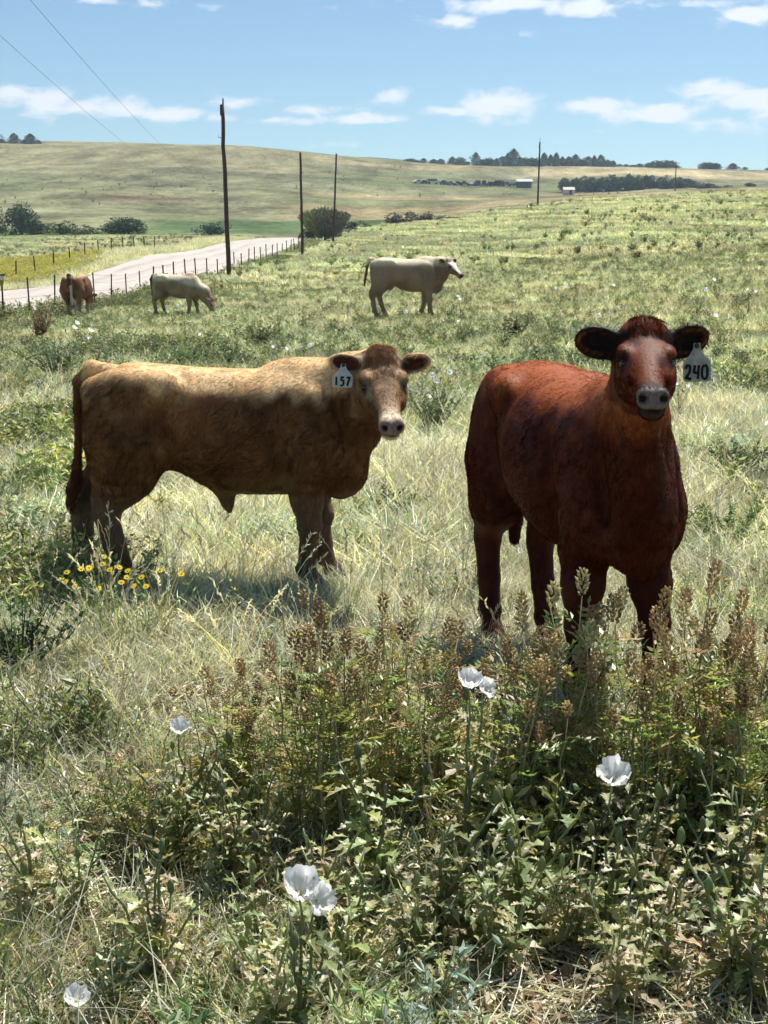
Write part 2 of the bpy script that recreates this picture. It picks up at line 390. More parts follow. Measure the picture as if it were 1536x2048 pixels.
def build_road():
    Ds = np.concatenate([np.arange(10, 171, 1.0)]); n = 15
    L_ = np.interp(Ds, RD, RLX)+(vn2(Ds, Ds*0, .25, 61)-.5)*.9; R_ = np.interp(Ds, RD, RRX)+(vn2(Ds, Ds*0+5, .3, 62)-.5)*.9
    t = np.linspace(0, 1, n)
    X = L_[:, None]*(1-t)+R_[:, None]*t; Y = np.repeat(Ds[:, None], n, 1)
    crown = np.sin(t*math.pi)*.10
    Z = ground_z(X.ravel(), Y.ravel()).reshape(X.shape)+.05+crown
    Z[:, 0] -= .12; Z[:, -1] -= .12
    V = np.stack([X.ravel(), Y.ravel(), Z.ravel()], 1)
    i, j = np.meshgrid(np.arange(len(Ds)-1), np.arange(n-1), indexing='ij')
    Fq = np.stack([i*n+j, i*n+j+1, (i+1)*n+j+1, (i+1)*n+j], -1).reshape(-1, 4)
    base = np.array([.49, .43, .385])
    tt = np.tile(t, len(Ds))
    rut = np.exp(-((tt-.3)/.05)**2)+np.exp(-((tt-.52)/.05)**2)+.6*np.exp(-((tt-.76)/.05)**2)
    c = base*(1-.24*(rut*(.4+vn2(V[:, 0], V[:, 1], .3, 66))))[:, None]*(0.9+.2*vn2(V[:, 0]*2, V[:, 1]*.2, 1, 67))[:, None]
    m = solid('gravel', (1, 1, 1), .95, .12, 3, attr=True)
    o = obj('gravel_road', mesh('gravel_road', V, Fq, m, c, True)); tag(o, kind='structure')
build_road()

# ================================================================== cattle
def surface_nets(g, org, h):
    """isosurface 0 of grid g -> verts, quads"""
    nx, ny, nz = g.shape; s = g < 0
    c = np.zeros((nx-1, ny-1, nz-1), np.int8)
    for a in (0, 1):
        for b in (0, 1):
            for e in (0, 1): c += s[a:nx-1+a, b:ny-1+b, e:nz-1+e]
    act = (c > 0) & (c < 8); I = np.argwhere(act); idx = -np.ones(act.shape, np.int64); idx[act] = np.arange(len(I))
    acc = np.zeros((len(I), 3)); cnt = np.zeros(len(I))
    cor = [(a, b, e) for a in (0, 1) for b in (0, 1) for e in (0, 1)]
    for p in cor:
        for ax in range(3):
            if p[ax]: continue
            q = list(p); q[ax] = 1
            v0 = g[I[:, 0]+p[0], I[:, 1]+p[1], I[:, 2]+p[2]]; v1 = g[I[:, 0]+q[0], I[:, 1]+q[1], I[:, 2]+q[2]]
            m = (v0 < 0) != (v1 < 0); t = np.where(m, v0/(v0-v1+1e-12*(v0 == v1)), 0)
            P = np.tile(np.array(p, float), (len(I), 1)); P[:, ax] += t
            acc[m] += P[m]; cnt += m
    V = (I+acc/cnt[:, None])*h+org
    Q = []
    for ax in range(3):
        sl0 = [slice(None)]*3; sl1 = [slice(None)]*3; sl0[ax] = slice(0, -1); sl1[ax] = slice(1, None)
        d = s[tuple(sl0)] != s[tuple(sl1)]
        E = np.argwhere(d); o1, o2 = [(1, 2), (2, 0), (0, 1)][ax]
        ok = (E[:, o1] > 0) & (E[:, o2] > 0) & (E[:, o1] < g.shape[o1]-1) & (E[:, o2] < g.shape[o2]-1); E = E[ok]
        inside = s[E[:, 0], E[:, 1], E[:, 2]]
        def id_(d1, d2):
            K = E.copy(); K[:, o1] -= d1; K[:, o2] -= d2; return idx[K[:, 0], K[:, 1], K[:, 2]]
        q = np.stack([id_(1, 1), id_(0, 1), id_(0, 0), id_(1, 0)], 1)
        q[~inside] = q[~inside][:, ::-1]; Q.append(q)
    return V, np.concatenate(Q)

class SDF:
    def __init__(s, lo, hi, h):
        s.lo = np.array(lo, float); s.h = h; s.n = np.ceil((np.array(hi)-s.lo)/h).astype(int)+1
        s.g = np.full(tuple(s.n), .25, np.float32)
    def _reg(s, lo, hi, pad):
        a = np.clip(np.floor((np.array(lo)-pad-s.lo)/s.h).astype(int), 0, s.n-1); b = np.clip(np.ceil((np.array(hi)+pad-s.lo)/s.h).astype(int)+1, 1, s.n)
        sl = tuple(slice(a[i], b[i]) for i in range(3))
        ax = [s.lo[i]+s.h*np.arange(a[i], b[i]) for i in range(3)]
        return sl, np.meshgrid(*ax, indexing='ij')
    def _mix(s, sl, d, k, sub=False):
        a = s.g[sl]
        if sub:
            d = -d; hh = np.clip(.5-.5*(a-d)/k, 0, 1); s.g[sl] = a+(d-a)*hh+k*hh*(1-hh)
        else:
            hh = np.clip(.5+.5*(a-d)/k, 0, 1); s.g[sl] = a+(d-a)*hh-k*hh*(1-hh)
    def ell(s, c, r, M=None, k=.04, sub=False):
        c = np.array(c, float); r = np.array(r, float); R_ = r.max()
        sl, (X, Y, Z) = s._reg(c-R_, c+R_, k+.06)
        P = np.stack([X-c[0], Y-c[1], Z-c[2]], -1)
        if M is not None: P = P@np.array(M).T      # rows of M are local axes
        q = P/r; k0 = np.linalg.norm(q, axis=-1); k1 = np.linalg.norm(q/r, axis=-1)+1e-9
        s._mix(sl, k0*(k0-1)/k1, k, sub)
    def cone(s, a, b, ra, rb, k=.04, flat=None, sub=False):
        """rounded cone; flat=(axis, factor) squashes across that axis"""
        a = np.array(a, float); b = np.array(b, float); R_ = max(ra, rb)*(max(1, flat[1]) if flat else 1)
        sl, (X, Y, Z) = s._reg(np.minimum(a, b)-R_, np.maximum(a, b)+R_, k+.06)
        P = np.stack([X-a[0], Y-a[1], Z-a[2]], -1); ba = b-a; L2 = ba@ba
        t = np.clip((P@ba)/L2, 0, 1); Q = P-t[..., None]*ba
        if flat is not None:
            n = np.array(flat[0], float); n /= np.linalg.norm(n); dn = Q@n
            Q = Q+(dn/flat[1]-dn)[..., None]*n
        d = np.linalg.norm(Q, axis=-1)-(ra+(rb-ra)*t)
        if flat is not None and flat[1] < 1: d = d*min(1, flat[1]+.25)
        s._mix(sl, d, k, sub)
    def chain(s, pts, k=.03, flat=None):
        for (a, ra), (b, rb) in zip(pts[:-1], pts[1:]): s.cone(a, b, ra, rb, k, flat)
    def loft(s, O, M, prof, k=.04, p=2.2, egg=0.0):
        """prof rows: s, top, bottom, half width along local axis 0 of M"""
        O = np.array(O, float); M = np.array(M, float); prof = np.array(prof, float)
        ex = np.array([[a, w, z] for a, tp, bt, w in prof for w in (-prof[:, 3].max(), prof[:, 3].max()) for z in (tp, bt)])
        W = ex@M+O; sl, (X, Y, Z) = s._reg(W.min(0), W.max(0), k+.06)
        P = np.stack([X-O[0], Y-O[1], Z-O[2]], -1)@M.T
        t = np.clip(P[..., 0], prof[0, 0], prof[-1, 0]); f = lambda c: pchip(prof[:, 0], prof[:, c], t.ravel()).reshape(t.shape)
        tp, bt, hw = f(1), f(2), f(3); cz = (tp+bt)/2; hz = (tp-bt)/2
        zn = (P[..., 2]-cz)/hz; hw = hw*(1+egg*np.clip(zn, -1, 1))
        r = (np.abs(P[..., 1]/hw)**p+np.abs(zn)**p+1e-9)**(1/p)
        d = (r-1)*np.minimum(hw, hz); ds = P[..., 0]-t
        d = np.where(np.abs(ds) > 1e-6, np.sqrt(np.maximum(d, 0)**2+ds**2), d)
        s._mix(sl, d, k)

def nrm(v): v = np.array(v, float); return v/np.linalg.norm(v)

def coat_material(name, rough=.55):
    m, N, L = mat_new(name)
    out = N.new('ShaderNodeOutputMaterial'); p = N.new('ShaderNodeBsdfPrincipled')
    a = N.new('ShaderNodeAttribute'); a.attribute_name = 'Col'
    tc = N.new('ShaderNodeTexCoord'); mp = N.new('ShaderNodeMapping'); mp.inputs['Scale'].default_value = (1, 1, .35)
    n = N.new('ShaderNodeTexNoise'); n.inputs['Scale'].default_value = 110; n.inputs['Detail'].default_value = 4
    L.new(tc.outputs['Object'], mp.inputs[0]); L.new(mp.outputs[0], n.inputs['Vector'])
    mr = N.new('ShaderNodeMapRange'); mr.inputs[1].default_value = .3; mr.inputs[2].default_value = .7; mr.inputs[3].default_value = .65; mr.inputs[4].default_value = 1.25
    L.new(n.outputs[0], mr.inputs[0]); sc = N.new('ShaderNodeVectorMath'); sc.operation = 'SCALE'
    L.new(a.outputs['Color'], sc.inputs[0]); L.new(mr.outputs[0], sc.inputs['Scale']); L.new(sc.outputs[0], p.inputs['Base Color'])
    b = N.new('ShaderNodeBump'); b.inputs['Strength'].default_value = .22; b.inputs['Distance'].default_value = .005
    L.new(n.outputs[0], b.inputs['Height']); L.new(b.outputs[0], p.inputs['Normal'])
    p.inputs['Roughness'].default_value = rough; p.inputs['Specular IOR Level'].default_value = .1
    L.new(p.outputs[0], out.inputs[0]); return m
def hair_material(name, trans=.42, gl=.05):
    m, N, L = mat_new(name)
    out = N.new('ShaderNodeOutputMaterial'); a = N.new('ShaderNodeAttribute'); a.attribute_name = 'Col'
    d = N.new('ShaderNodeBsdfDiffuse'); t = N.new('ShaderNodeBsdfTranslucent'); g = N.new('ShaderNodeBsdfGlossy')
    g.inputs['Roughness'].default_value = .38
    for x in (d, t): L.new(a.outputs['Color'], x.inputs[0])
    gm = N.new('ShaderNodeMix'); gm.data_type = 'RGBA'; gm.inputs[0].default_value = .12; L.new(a.outputs['Color'], gm.inputs[6]); gm.inputs[7].default_value = (1, .9, .8, 1)
    L.new(gm.outputs[2], g.inputs[0])
    m1 = N.new('ShaderNodeMixShader'); m1.inputs[0].default_value = trans; L.new(d.outputs[0], m1.inputs[1]); L.new(t.outputs[0], m1.inputs[2])
    m2 = N.new('ShaderNodeMixShader'); m2.inputs[0].default_value = gl; L.new(m1.outputs[0], m2.inputs[1]); L.new(g.outputs[0], m2.inputs[2])
    L.new(m2.outputs[0], out.inputs[0]); return m
M_COAT = coat_material('short_coat'); M_HAIR = hair_material('coat_hair'); M_SHINE = hair_material('sleek_hair', .22, .03)
M_EYE = solid('wet_eye', (.012, .008, .006), .12, .1, 20, spec=.6)
M_TAG = solid('ear_tag_plastic', (.62, .64, .60), .45, .2, 55); M_TAGG = solid('worn_grey_tag', (.44, .46, .42), .5, .35, 60)
M_INK = solid('ink', (.012, .012, .014), .6, .2, 30)
M_STUD = solid('tag_stud', (.05, .05, .05), .5, .2, 30)

def frame_from(Fd, up=(0, 0, 1)):
    f = nrm(Fd); y = nrm(np.cross(up, f)); z = np.cross(f, y); return np.array([f, y, z])   # rows: forward, left, up

DIG = {'1': [[(.45,1),(.5,0)]], '5': [[(.85,.98),(.3,1),(.25,.58),(.6,.62),(.8,.4),(.7,.1),(.4,0),(.15,.1)]],
       '7': [[(.1,.95),(.85,1),(.55,.5),(.4,0)]], '2': [[(.1,.75),(.3,1),(.7,.95),(.75,.65),(.4,.3),(.05,.05),(.3,.12),(.6,0),(.95,.08)]],
       '4': [[(.25,1),(.1,.5),(.5,.45),(.9,.5)],[(.85,1),(.75,.5),(.7,0)]], '0': [[(.5,1),(.15,.8),(.05,.4),(.25,.05),(.6,0),(.9,.3),(.9,.75),(.65,.98),(.5,1)]]}
def ear_tag(parent, base, O, fwd, up, text, mat, w, h, label):
    """flat moulded tag hanging in the ear, its number written in marker; O = neck point in world"""
    n = nrm(fwd); x = nrm(np.cross(up, n)); z = np.cross(n, x)      # x to the viewer's right when n points at the viewer
    Pq = [(-.11,0),(.11,0),(.14,-.16),(.30,-.34),(.46,-.46),(.5,-.55),(.5,-.92),(.42,-1),(-.42,-1),(-.5,-.92),(-.5,-.55),(-.46,-.46),(-.30,-.34),(-.14,-.16)]
    mb = MB(); k = len(Pq); t = .0012
    fr = [O+x*a*w+z*b*h+n*t for a, b in Pq]; bk = [O+x*a*w+z*b*h-n*t for a, b in Pq]
    Fs = [list(range(k))[::-1], [k+i for i in range(k)]]+[[i, (i+1) % k, k+(i+1) % k, k+i] for i in range(k)]
    V = np.array(fr+bk)
    mb.add(V-base, Fs); tg = mb.build('ear_tag', mat, parent); tag(tg, label)
    st = MB(); c = O+z*(-.07*h)+n*.002-base
    ring = [c+.10*w*(math.cos(q)*x+math.sin(q)*z) for q in np.linspace(0, 2*math.pi, 11)[:-1]]
    top = [r+n*.003 for r in ring]; st.add(ring+top, [[i, (i+1) % 10, 10+(i+1) % 10, 10+i] for i in range(10)]+[[10+i for i in range(10)]])
    st.build('stud', M_STUD, tg)
    nm = MB(); cw = .27*w; ch = .36*h; x0 = -.42*w; sw = .026*w
    for i, chx in enumerate(text):
        for st_ in DIG[chx]:
            # smooth the stroke
            P = np.array(st_, float); 
            if len(P) > 3:
                tt = np.linspace(0, len(P)-1, 22); a = np.arange(len(P)); P = np.stack([pchip(a, P[:, 0], tt), pchip(a, P[:, 1], tt)], 1)
            Q = [O+x*(x0+i*(cw+.02*w)+p[0]*cw*.86)+z*(-.93*h+p[1]*ch)+n*.0028-base for p in P]
            T = np.gradient(np.array(Q), axis=0); T /= np.linalg.norm(T, axis=1)[:, None]; S = np.cross(T, n)
            sw_ = .048*w
            A = np.array(Q)+S*sw_; B = np.array(Q)-S*sw_; A2 = A-n*.0012; B2 = B-n*.0012; m = len(Q)
            Vv = np.concatenate([A, B, A2, B2]); Fs = []
            for j in range(m-1):
                Fs += [[j, m+j, m+j+1, j+1], [j, j+1, 2*m+j+1, 2*m+j], [m+j+1, m+j, 3*m+j, 3*m+j+1]]
            nm.add(Vv, Fs)
    nm.build('number', M_INK, tg)

def make_bovine(name, pos, head, s, spec, h=.01, hairs=0, hair_len=.018, hair_rad=.0006):
    """local frame: X forward, Y left, Z up, ground at 0, scale s; pos world, head = forward (x,y)"""
    f = nrm([head[0], head[1], 0]); lft = np.array([-f[1], f[0], 0]); Wm = np.array([f, lft, [0, 0, 1.]])
    gx, gy = pos; g0 = gz(gx, gy)+spec.get('dz', 0)
    to_l = lambda p: (np.array(p)-np.array([gx, gy, g0]))@Wm.T/s
    to_w = lambda p: np.array(p)@Wm*s+np.array([gx, gy, g0])
    poll = np.array(spec['poll']); hf = nrm(spec['face']); hs = spec.get('hs', 1.0)
    hup = spec.get('hup', (0, 0, 1)); HM = frame_from(hf, hup); fw = spec.get('fw', 1.0); HP = lambda a, b, c: poll+hs*(a*HM[0]+b*fw*HM[1]+c*HM[2])
    lo = np.array([-1.0, -.5, -.02]); hi = np.array([1.05, .5, 1.3])
    muz = HP(.5, 0, 0); lo = np.minimum(lo, np.minimum(muz, poll)-.22); hi = np.maximum(hi, np.maximum(muz, poll)+.25); lo[2] = -.02
    S = SDF(lo, hi, h/s)
    wb = spec.get('wb', 1.0); wc = spec.get('wc', 1.0); bd = spec.get('belly', 0.0); cb = spec.get('cb', 0.0)
    S.loft((0, 0, 0), np.eye(3), [(-.665,.93,.74,.06*wb),(-.63,1.0,.66,.14*wb),(-.56,1.06,.60,.20*wb),(-.44,1.10,.585,.235*wb),(-.26,1.09,.60-bd*.5,.235*wb),
            (-.08,1.075,.535-bd,.262*wb),(.12,1.07,.495-bd,.262*wb),(.30,1.085,.48-bd*.5+cb,.235*wb*.5+.235*wc*.5),(.44,1.09,.485+cb*1.5,.21*wc),(.55,1.05,.50+cb*1.5,.175*wc),(.63,.93,.56,.11*wc)], k=.03, p=2.25, egg=-.04)
    # croup, pins, hooks, withers, back muscle
    for sd in (-1, 1):
        S.ell((-.38, sd*.15*wb, 1.005), (.11, .06, .055), k=.07)
        S.ell((-.60, sd*.09*wb, .97), (.07, .05, .07), k=.05)
        S.ell((-.50, sd*.135*wb, .80), (.165, .115, .27), k=.05)                      # thigh
        S.ell((.41, sd*.135*wc, .78), (.14, .085, .22), [[.94, 0, .34], [0, 1, 0], [-.34, 0, .94]], k=.07)       # shoulder blade
        S.ell((.47, sd*.13*wc, .68), (.11, .09, .12), k=.05)                         # point of shoulder
    S.ell((.36, 0, 1.06), (.16, .07, .06), k=.05)
    bk_ = spec.get('brisk', 0.0); S.ell((.56, 0, .58+bk_), (.12, .10, .14), k=.07)                                   # brisket
    lg = spec.get('legs', {}); lw = spec.get('lw', 1.0); lh = spec.get('lh', lw)
    for nm_, sd in (('FR', -1), ('FL', 1)):
        fx, fy = lg.get(nm_, (.40, sd*.13)); kx = .42+(fx-.42)*.55; sy = sd*.145*wc
        fy = fy if abs(fy) > 0 else sd*.13
        S.chain([((.43, sy, .72), .112*lw), ((.385, sy, .585), .095*lw)], .05)
        S.chain([((.385, sy, .585), .092*lw), ((.39+(kx-.39)*.5, (sy*.5+fy*.5), .46), .076*lw), ((kx, fy, .345), .056*lw)], .035)
        S.ell((kx+.006, fy, .325), (.058*lw, .053*lw, .064), k=.03)
        S.chain([((kx, fy, .31), .048*lw), ((kx+(fx-kx)*.5, fy, .20), .042*lw), ((fx, fy, .12), .042*lw)], .02)
        S.ell((fx-.01, fy, .115), (.046, .042, .042), k=.02)
        S.chain([((fx, fy, .11), .034*lw), ((fx+.035, fy, .055), .042*lw)], .015)
        S.cone((fx+.035, fy, .045), (fx+.05, fy, .012), .046, .054, .01)
    for nm_, sd in (('HR', -1), ('HL', 1)):
        fx, fy = lg.get(nm_, (-.55, sd*.13)); hx = -.60+(fx+.55)*.7; sy = sd*.15*wb
        S.ell((-.385, sd*.165*wb, .66), (.105, .075, .135), k=.06)                      # stifle
        S.chain([((-.47, sy, .72), .135*lh), ((-.49+(hx+.6)*.5, sy*.6+fy*.4, .56), .10*lh), ((hx+.01, fy, .43), .062*lh)], .06)
        S.cone((hx-.035, fy, .47), (hx-.028, fy, .40), .026, .034, .03)                 # hock point
        S.cone((-.58, sy, .62), (hx-.035, fy, .46), .05, .022, .05)                    # tendon
        S.ell((hx, fy, .40), (.060*lh, .05*lh, .065), k=.02)
        S.chain([((hx, fy, .38), .054*lh), ((hx*.5+fx*.5, fy, .24), .046*lh), ((fx, fy, .125), .045*lh)], .02)
        S.ell((fx-.008, fy, .115), (.048, .042, .042), k=.02)
        S.chain([((fx, fy, .11), .035*lh), ((fx+.035, fy, .055), .042*lh)], .015)
        S.cone((fx+.035, fy, .045), (fx+.05, fy, .012), .046, .054, .01)
    # neck
    nb = HP(.01, 0, -.10); nt_ = HP(-.03, 0, -.035); th = HP(.10, 0, -.19)
    nr = spec.get('neck', 1.0); mid = (np.array([.50, 0, .80])+nb)/2+np.array(spec.get('nmid', (0, 0, 0)))
    S.chain([((.44, 0, .78), .185*nr), (mid, .145*nr), (nb, .092*hs+.01)], .07)
    S.chain([((.40, 0, .98), .10), ((np.array([.45, 0, 1.0])+nt_)/2+np.array([0, 0, .0]), .088*nr), (nt_, .068)], .06)
    S.chain([((.58, 0, .62), .085), ((np.array([.60, 0, .66])*.5+th*.5)+np.array([.0, 0, -.03]), .055), (th, .045)], .07)
    if 'sheath' in spec:
        S.cone((-.02, 0, .50), (.0, 0, .42), .05, .03, .06); S.cone((.0, 0, .43), (.01, 0, .375), .022, .012, .03)
    if spec.get('udder'): S.ell((-.33, 0, .58), (.11, .10, .09), k=.05)
    # folds: behind the shoulder, along the flank, before the shoulder
    for sd in (-1, 1):
        S.chain([((.245, sd*.262*wb, .98), .012), ((.262, sd*.272*wb, .80), .024), ((.275, sd*.23*wb, .58), .02)], .05) if False else None
        S.cone((.262, sd*(.262*wb*.5+.262*wc*.5), .94), (.285, sd*(.23*wb*.5+.23*wc*.5), .60), .016, .026, .05, sub=True)
        S.cone((-.315, sd*.262*wb, .92), (-.275, sd*.235*wb, .64), .014, .030, .055, sub=True)
        S.cone((.535, sd*.185*wc, .96), (.585, sd*.165*wc, .72), .010, .014, .05, sub=True)
        S.cone((-.56, sd*.05, .90), (-.62, sd*.03, .62), .01, .018, .05, sub=True)
        S.ell((-.27, sd*.20*wb, 1.00), (.07, .05, .06), k=.06, sub=False)
    # head
    S.loft(poll, HM, [(a*hs, b*hs, c*hs, w*hs*fw) for a, b, c, w in ((a_, b_, c_, w_*(1+(spec.get('mz', 1.)-1)*min(1, max(0, (a_-.2)/.2)))) for a_, b_, c_, w_ in
        [(-.05,-.03,-.13,.06),(-.02,.008,-.165,.088),(.04,.02,-.195,.104),(.11,.012,-.212,.113),(.17,-.002,-.212,.105),(.23,-.018,-.198,.086),(.30,-.034,-.172,.069),(.37,-.048,-.152,.061),(.43,-.055,-.150,.059),(.47,-.066,-.145,.053),(.49,-.09,-.132,.030)])], k=.02, p=2.35, egg=.10)
    for sd in (-1, 1):
        S.ell(HP(.15, sd*.072, -.115), (.10*hs, .042*hs, .075*hs), HM, k=.03)       # cheek
        S.ell(HP(.135, sd*.094, -.022), (.045*hs, .024*hs, .024*hs), HM, k=.025)      # brow
        S.ell(HP(.20, sd*.075, -.085), (.07*hs, .02*hs, .018*hs), HM, k=.02)        # cheek bone
        mz = spec.get('mz', 1.); S.ell(HP(.447, sd*.032*mz, -.088), (.036*hs, .030*hs*mz, .034*hs), HM, k=.02)      # nose pad
        S.ell(HP(.178, sd*.110, -.052), (.022*hs, .016*hs, .016*hs), HM, k=.012, sub=True)
        S.ell(HP(.483, sd*.036*mz, -.086), (.017*hs, .017*hs, .012*hs), HM, k=.010, sub=True)
        S.ell(HP(.33, sd*.066, -.10), (.08*hs, .010*hs, .012*hs), HM, k=.02, sub=True)
    S.ell(HP(.0, 0, .012), (.05*hs, .07*hs, .035*hs), HM, k=.04)
    S.ell(HP(.43, 0, -.150), (.045*hs, .040*hs, .022*hs), HM, k=.02)                # chin
    S.ell(HP(.47, 0, -.127), (.03*hs, .05*hs, .0035*hs), HM, k=.008, sub=True)       # mouth
    # ears
    ears = []
    for sd, ed in zip((-1, 1), spec.get('ears', ((0, -1, .1), (0, 1, .1)))):
        e = nrm(ed)                                     # local (body) direction of the ear
        b0 = HP(.005, sd*.088, -.045); op = np.array(spec['earopen'][0 if sd < 0 else 1], float); op = nrm(op-(op@e)*e); sd_ = np.cross(e, op)
        el = spec.get('earlen', 1.0)*hs; ew = spec.get('earw', 1.0); EM = np.array([e, sd_, op])
        c = b0+e*.088*el
        S.cone(b0, b0+e*.05*el, .030*hs, .032*hs, .03)
        S.ell(c+e*.008, (.094*el, .054*el*ew, .022*el), EM, k=.02)
        S.ell(c+e*.012*el+op*.021*el, (.078*el, .041*el*ew, .022*el), EM, k=.008, sub=True)
        ears.append((b0, e, op, sd_, el, c))
    # tail
    tl = spec['tail']; S.chain([(np.array(p), r) for p, r in tl], .02)
    V, Q = surface_nets(S.g, S.lo, S.h)
    # drop tiny fragments far off the body is unnecessary: all pieces overlap
    hz_ = lambda P: (P-poll)@HM.T/hs
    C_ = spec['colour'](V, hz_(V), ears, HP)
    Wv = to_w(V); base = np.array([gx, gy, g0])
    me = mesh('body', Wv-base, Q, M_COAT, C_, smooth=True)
    # a light relaxing pass
    root = empty(name, (gx, gy, g0)); body = obj('body', me, root)
    for sd in (-1, 1):
        c = to_w(HP(.178, sd*.092, -.052))-base; mb = MB()
        nn, mm = 12, 8; r = .0200*hs*s
        VV = [c+r*np.array([math.sin(math.pi*j/mm)*math.cos(2*math.pi*i/nn), math.sin(math.pi*j/mm)*math.sin(2*math.pi*i/nn), math.cos(math.pi*j/mm)]) for j in range(mm+1) for i in range(nn)]
        mb.add(VV, [[j*nn+i, j*nn+(i+1) % nn, (j+1)*nn+(i+1) % nn, (j+1)*nn+i] for j in range(mm) for i in range(nn)])
        mb.build('eye', M_EYE, root, True)
    if hairs: make_hair(root, V, Q, to_w, base, C_, hairs, hair_len, hair_rad, hz_, spec, poll, HM, hs, s)
    return root, to_w, HP, ears, base, s

def make_hair(root, V, Q, to_w, base, C_, n, ln, rad, hz_, spec, poll, HM, hs, s):
    rs = np.random.RandomState(5)
    a, b, c, d = (V[Q[:, i]] for i in range(4)); N_ = np.cross(c-a, d-b); ar = np.linalg.norm(N_, axis=1)+1e-12; N_ /= ar[:, None]
    # denser on the head and top line
    cen = (a+c)/2; hl = hz_(cen); onhead = (hl[:, 0] > -.08) & (hl[:, 0] < .5) & (np.abs(hl[:, 1]) < .14) & (hl[:, 2] > -.25) & (hl[:, 2] < .08)
    w = ar*(1+onhead*.8)*np.where(cen[:, 2] < .12, .3, 1)
    k = rs.choice(len(Q), n, p=w/w.sum()); u, v = rs.rand(n, 1), rs.rand(n, 1)
    P = (a[k]*(1-u)+b[k]*u)*(1-v)+(d[k]*(1-u)+c[k]*u)*v; Nn = N_[k]
    cu, cv = C_[Q[k, 0]], C_[Q[k, 2]]; col = (cu+cv)/2
    hp = hz_(P); oh = onhead[k]
    flow = np.tile([-.75, 0, -.6], (n, 1)); flow[P[:, 2] < .55] = [-.15, 0, -1]
    hflow = np.tile(HM[0]*1.0+HM[2]*-.25, (n, 1)); 
    # face hair runs up from the nose then parts at the poll
    flow[oh] = hflow[oh]
    wv = np.stack([vnoise(P, 9, 71), vnoise(P, 9, 72), vnoise(P, 9, 73)], 1)-.5
    wf = np.stack([vnoise(P, 38, 74), vnoise(P, 38, 75), vnoise(P, 38, 76)], 1)-.5
    flow = flow+wv*1.5+wf*1.9+rs.normal(0, .16, (n, 3))
    T = flow-(flow*Nn).sum(1)[:, None]*Nn; T /= np.linalg.norm(T, axis=1)[:, None]+1e-6
    L_ = ln/s*(.6+.7*rs.rand(n))*(.6+.8*vnoise(P, 7, 80))
    L_ = np.where(oh, L_*.8, L_); L_ = np.where(P[:, 2] < .5, L_*.6, L_)
    noser = oh & (hp[:, 0] > .455); L_ = np.where(noser, L_*.12, L_)
    tuft = (np.abs(hp[:, 0]+.01) < .06) & (np.abs(hp[:, 1]) < .06) & (hp[:, 2] > 0)
    L_ = np.where(tuft, L_*spec.get('tuft', 2.2), L_)
    tail = (P[:, 0] < -.66) & (P[:, 2] < spec.get('switch', .55)) & (np.abs(P[:, 1]) < .06); L_ = np.where(tail, L_*1.7, L_)
    T[tail] = nrm([-.05, 0, -1])
    bl = spec.get('belly_len', 1.0); L_ = np.where((P[:, 2] < .6) & (np.abs(Nn[:, 2]) > .5) & (P[:, 2] > .4), L_*bl, L_)
    lift = .22+.25*rs.rand(n)+.25*tuft
    m = 4; pts = np.zeros((n, m, 3))
    for i in range(m):
        t = i/(m-1.0); pts[:, i] = P+L_[:, None]*t*(T*(1-.0*t)+Nn*lift[:, None]*(1-.5*t))-Nn*.0015
        pts[:, i, 2] -= L_*t*t*.15
    W = to_w(pts.reshape(-1, 3))-base
    hc = bpy.data.hair_curves.new('coat'); hc.add_curves([m]*n)
    hc.attributes['position'].data.foreach_set('vector', W.astype(np.float32).ravel())
    ra = hc.attributes.get('radius') or hc.attributes.new('radius', 'FLOAT', 'POINT')
    ra.data.foreach_set('value', np.tile(np.array([1, .9, .65, .2])*rad, n).astype(np.float32))
    ca = hc.attributes.new('Col', 'FLOAT_COLOR', 'POINT')
    fl = vnoise(P, 22, 90)*.5+vnoise(P*np.array([1, 1, .45]), 13, 91)*.5; var = (.68+.64*rs.rand(n))*(.45+1.1*fl)
    cc = np.ones((n, m, 4), np.float32); cc[:, :, :3] = (col*var[:, None])[:, None, :]; ca.data.foreach_set('color', cc.ravel())
    hc.materials.append(M_HAIR if not spec.get('sleek') else M_SHINE)
    o = bpy.data.objects.new('coat', hc); COL.objects.link(o); o.parent = root

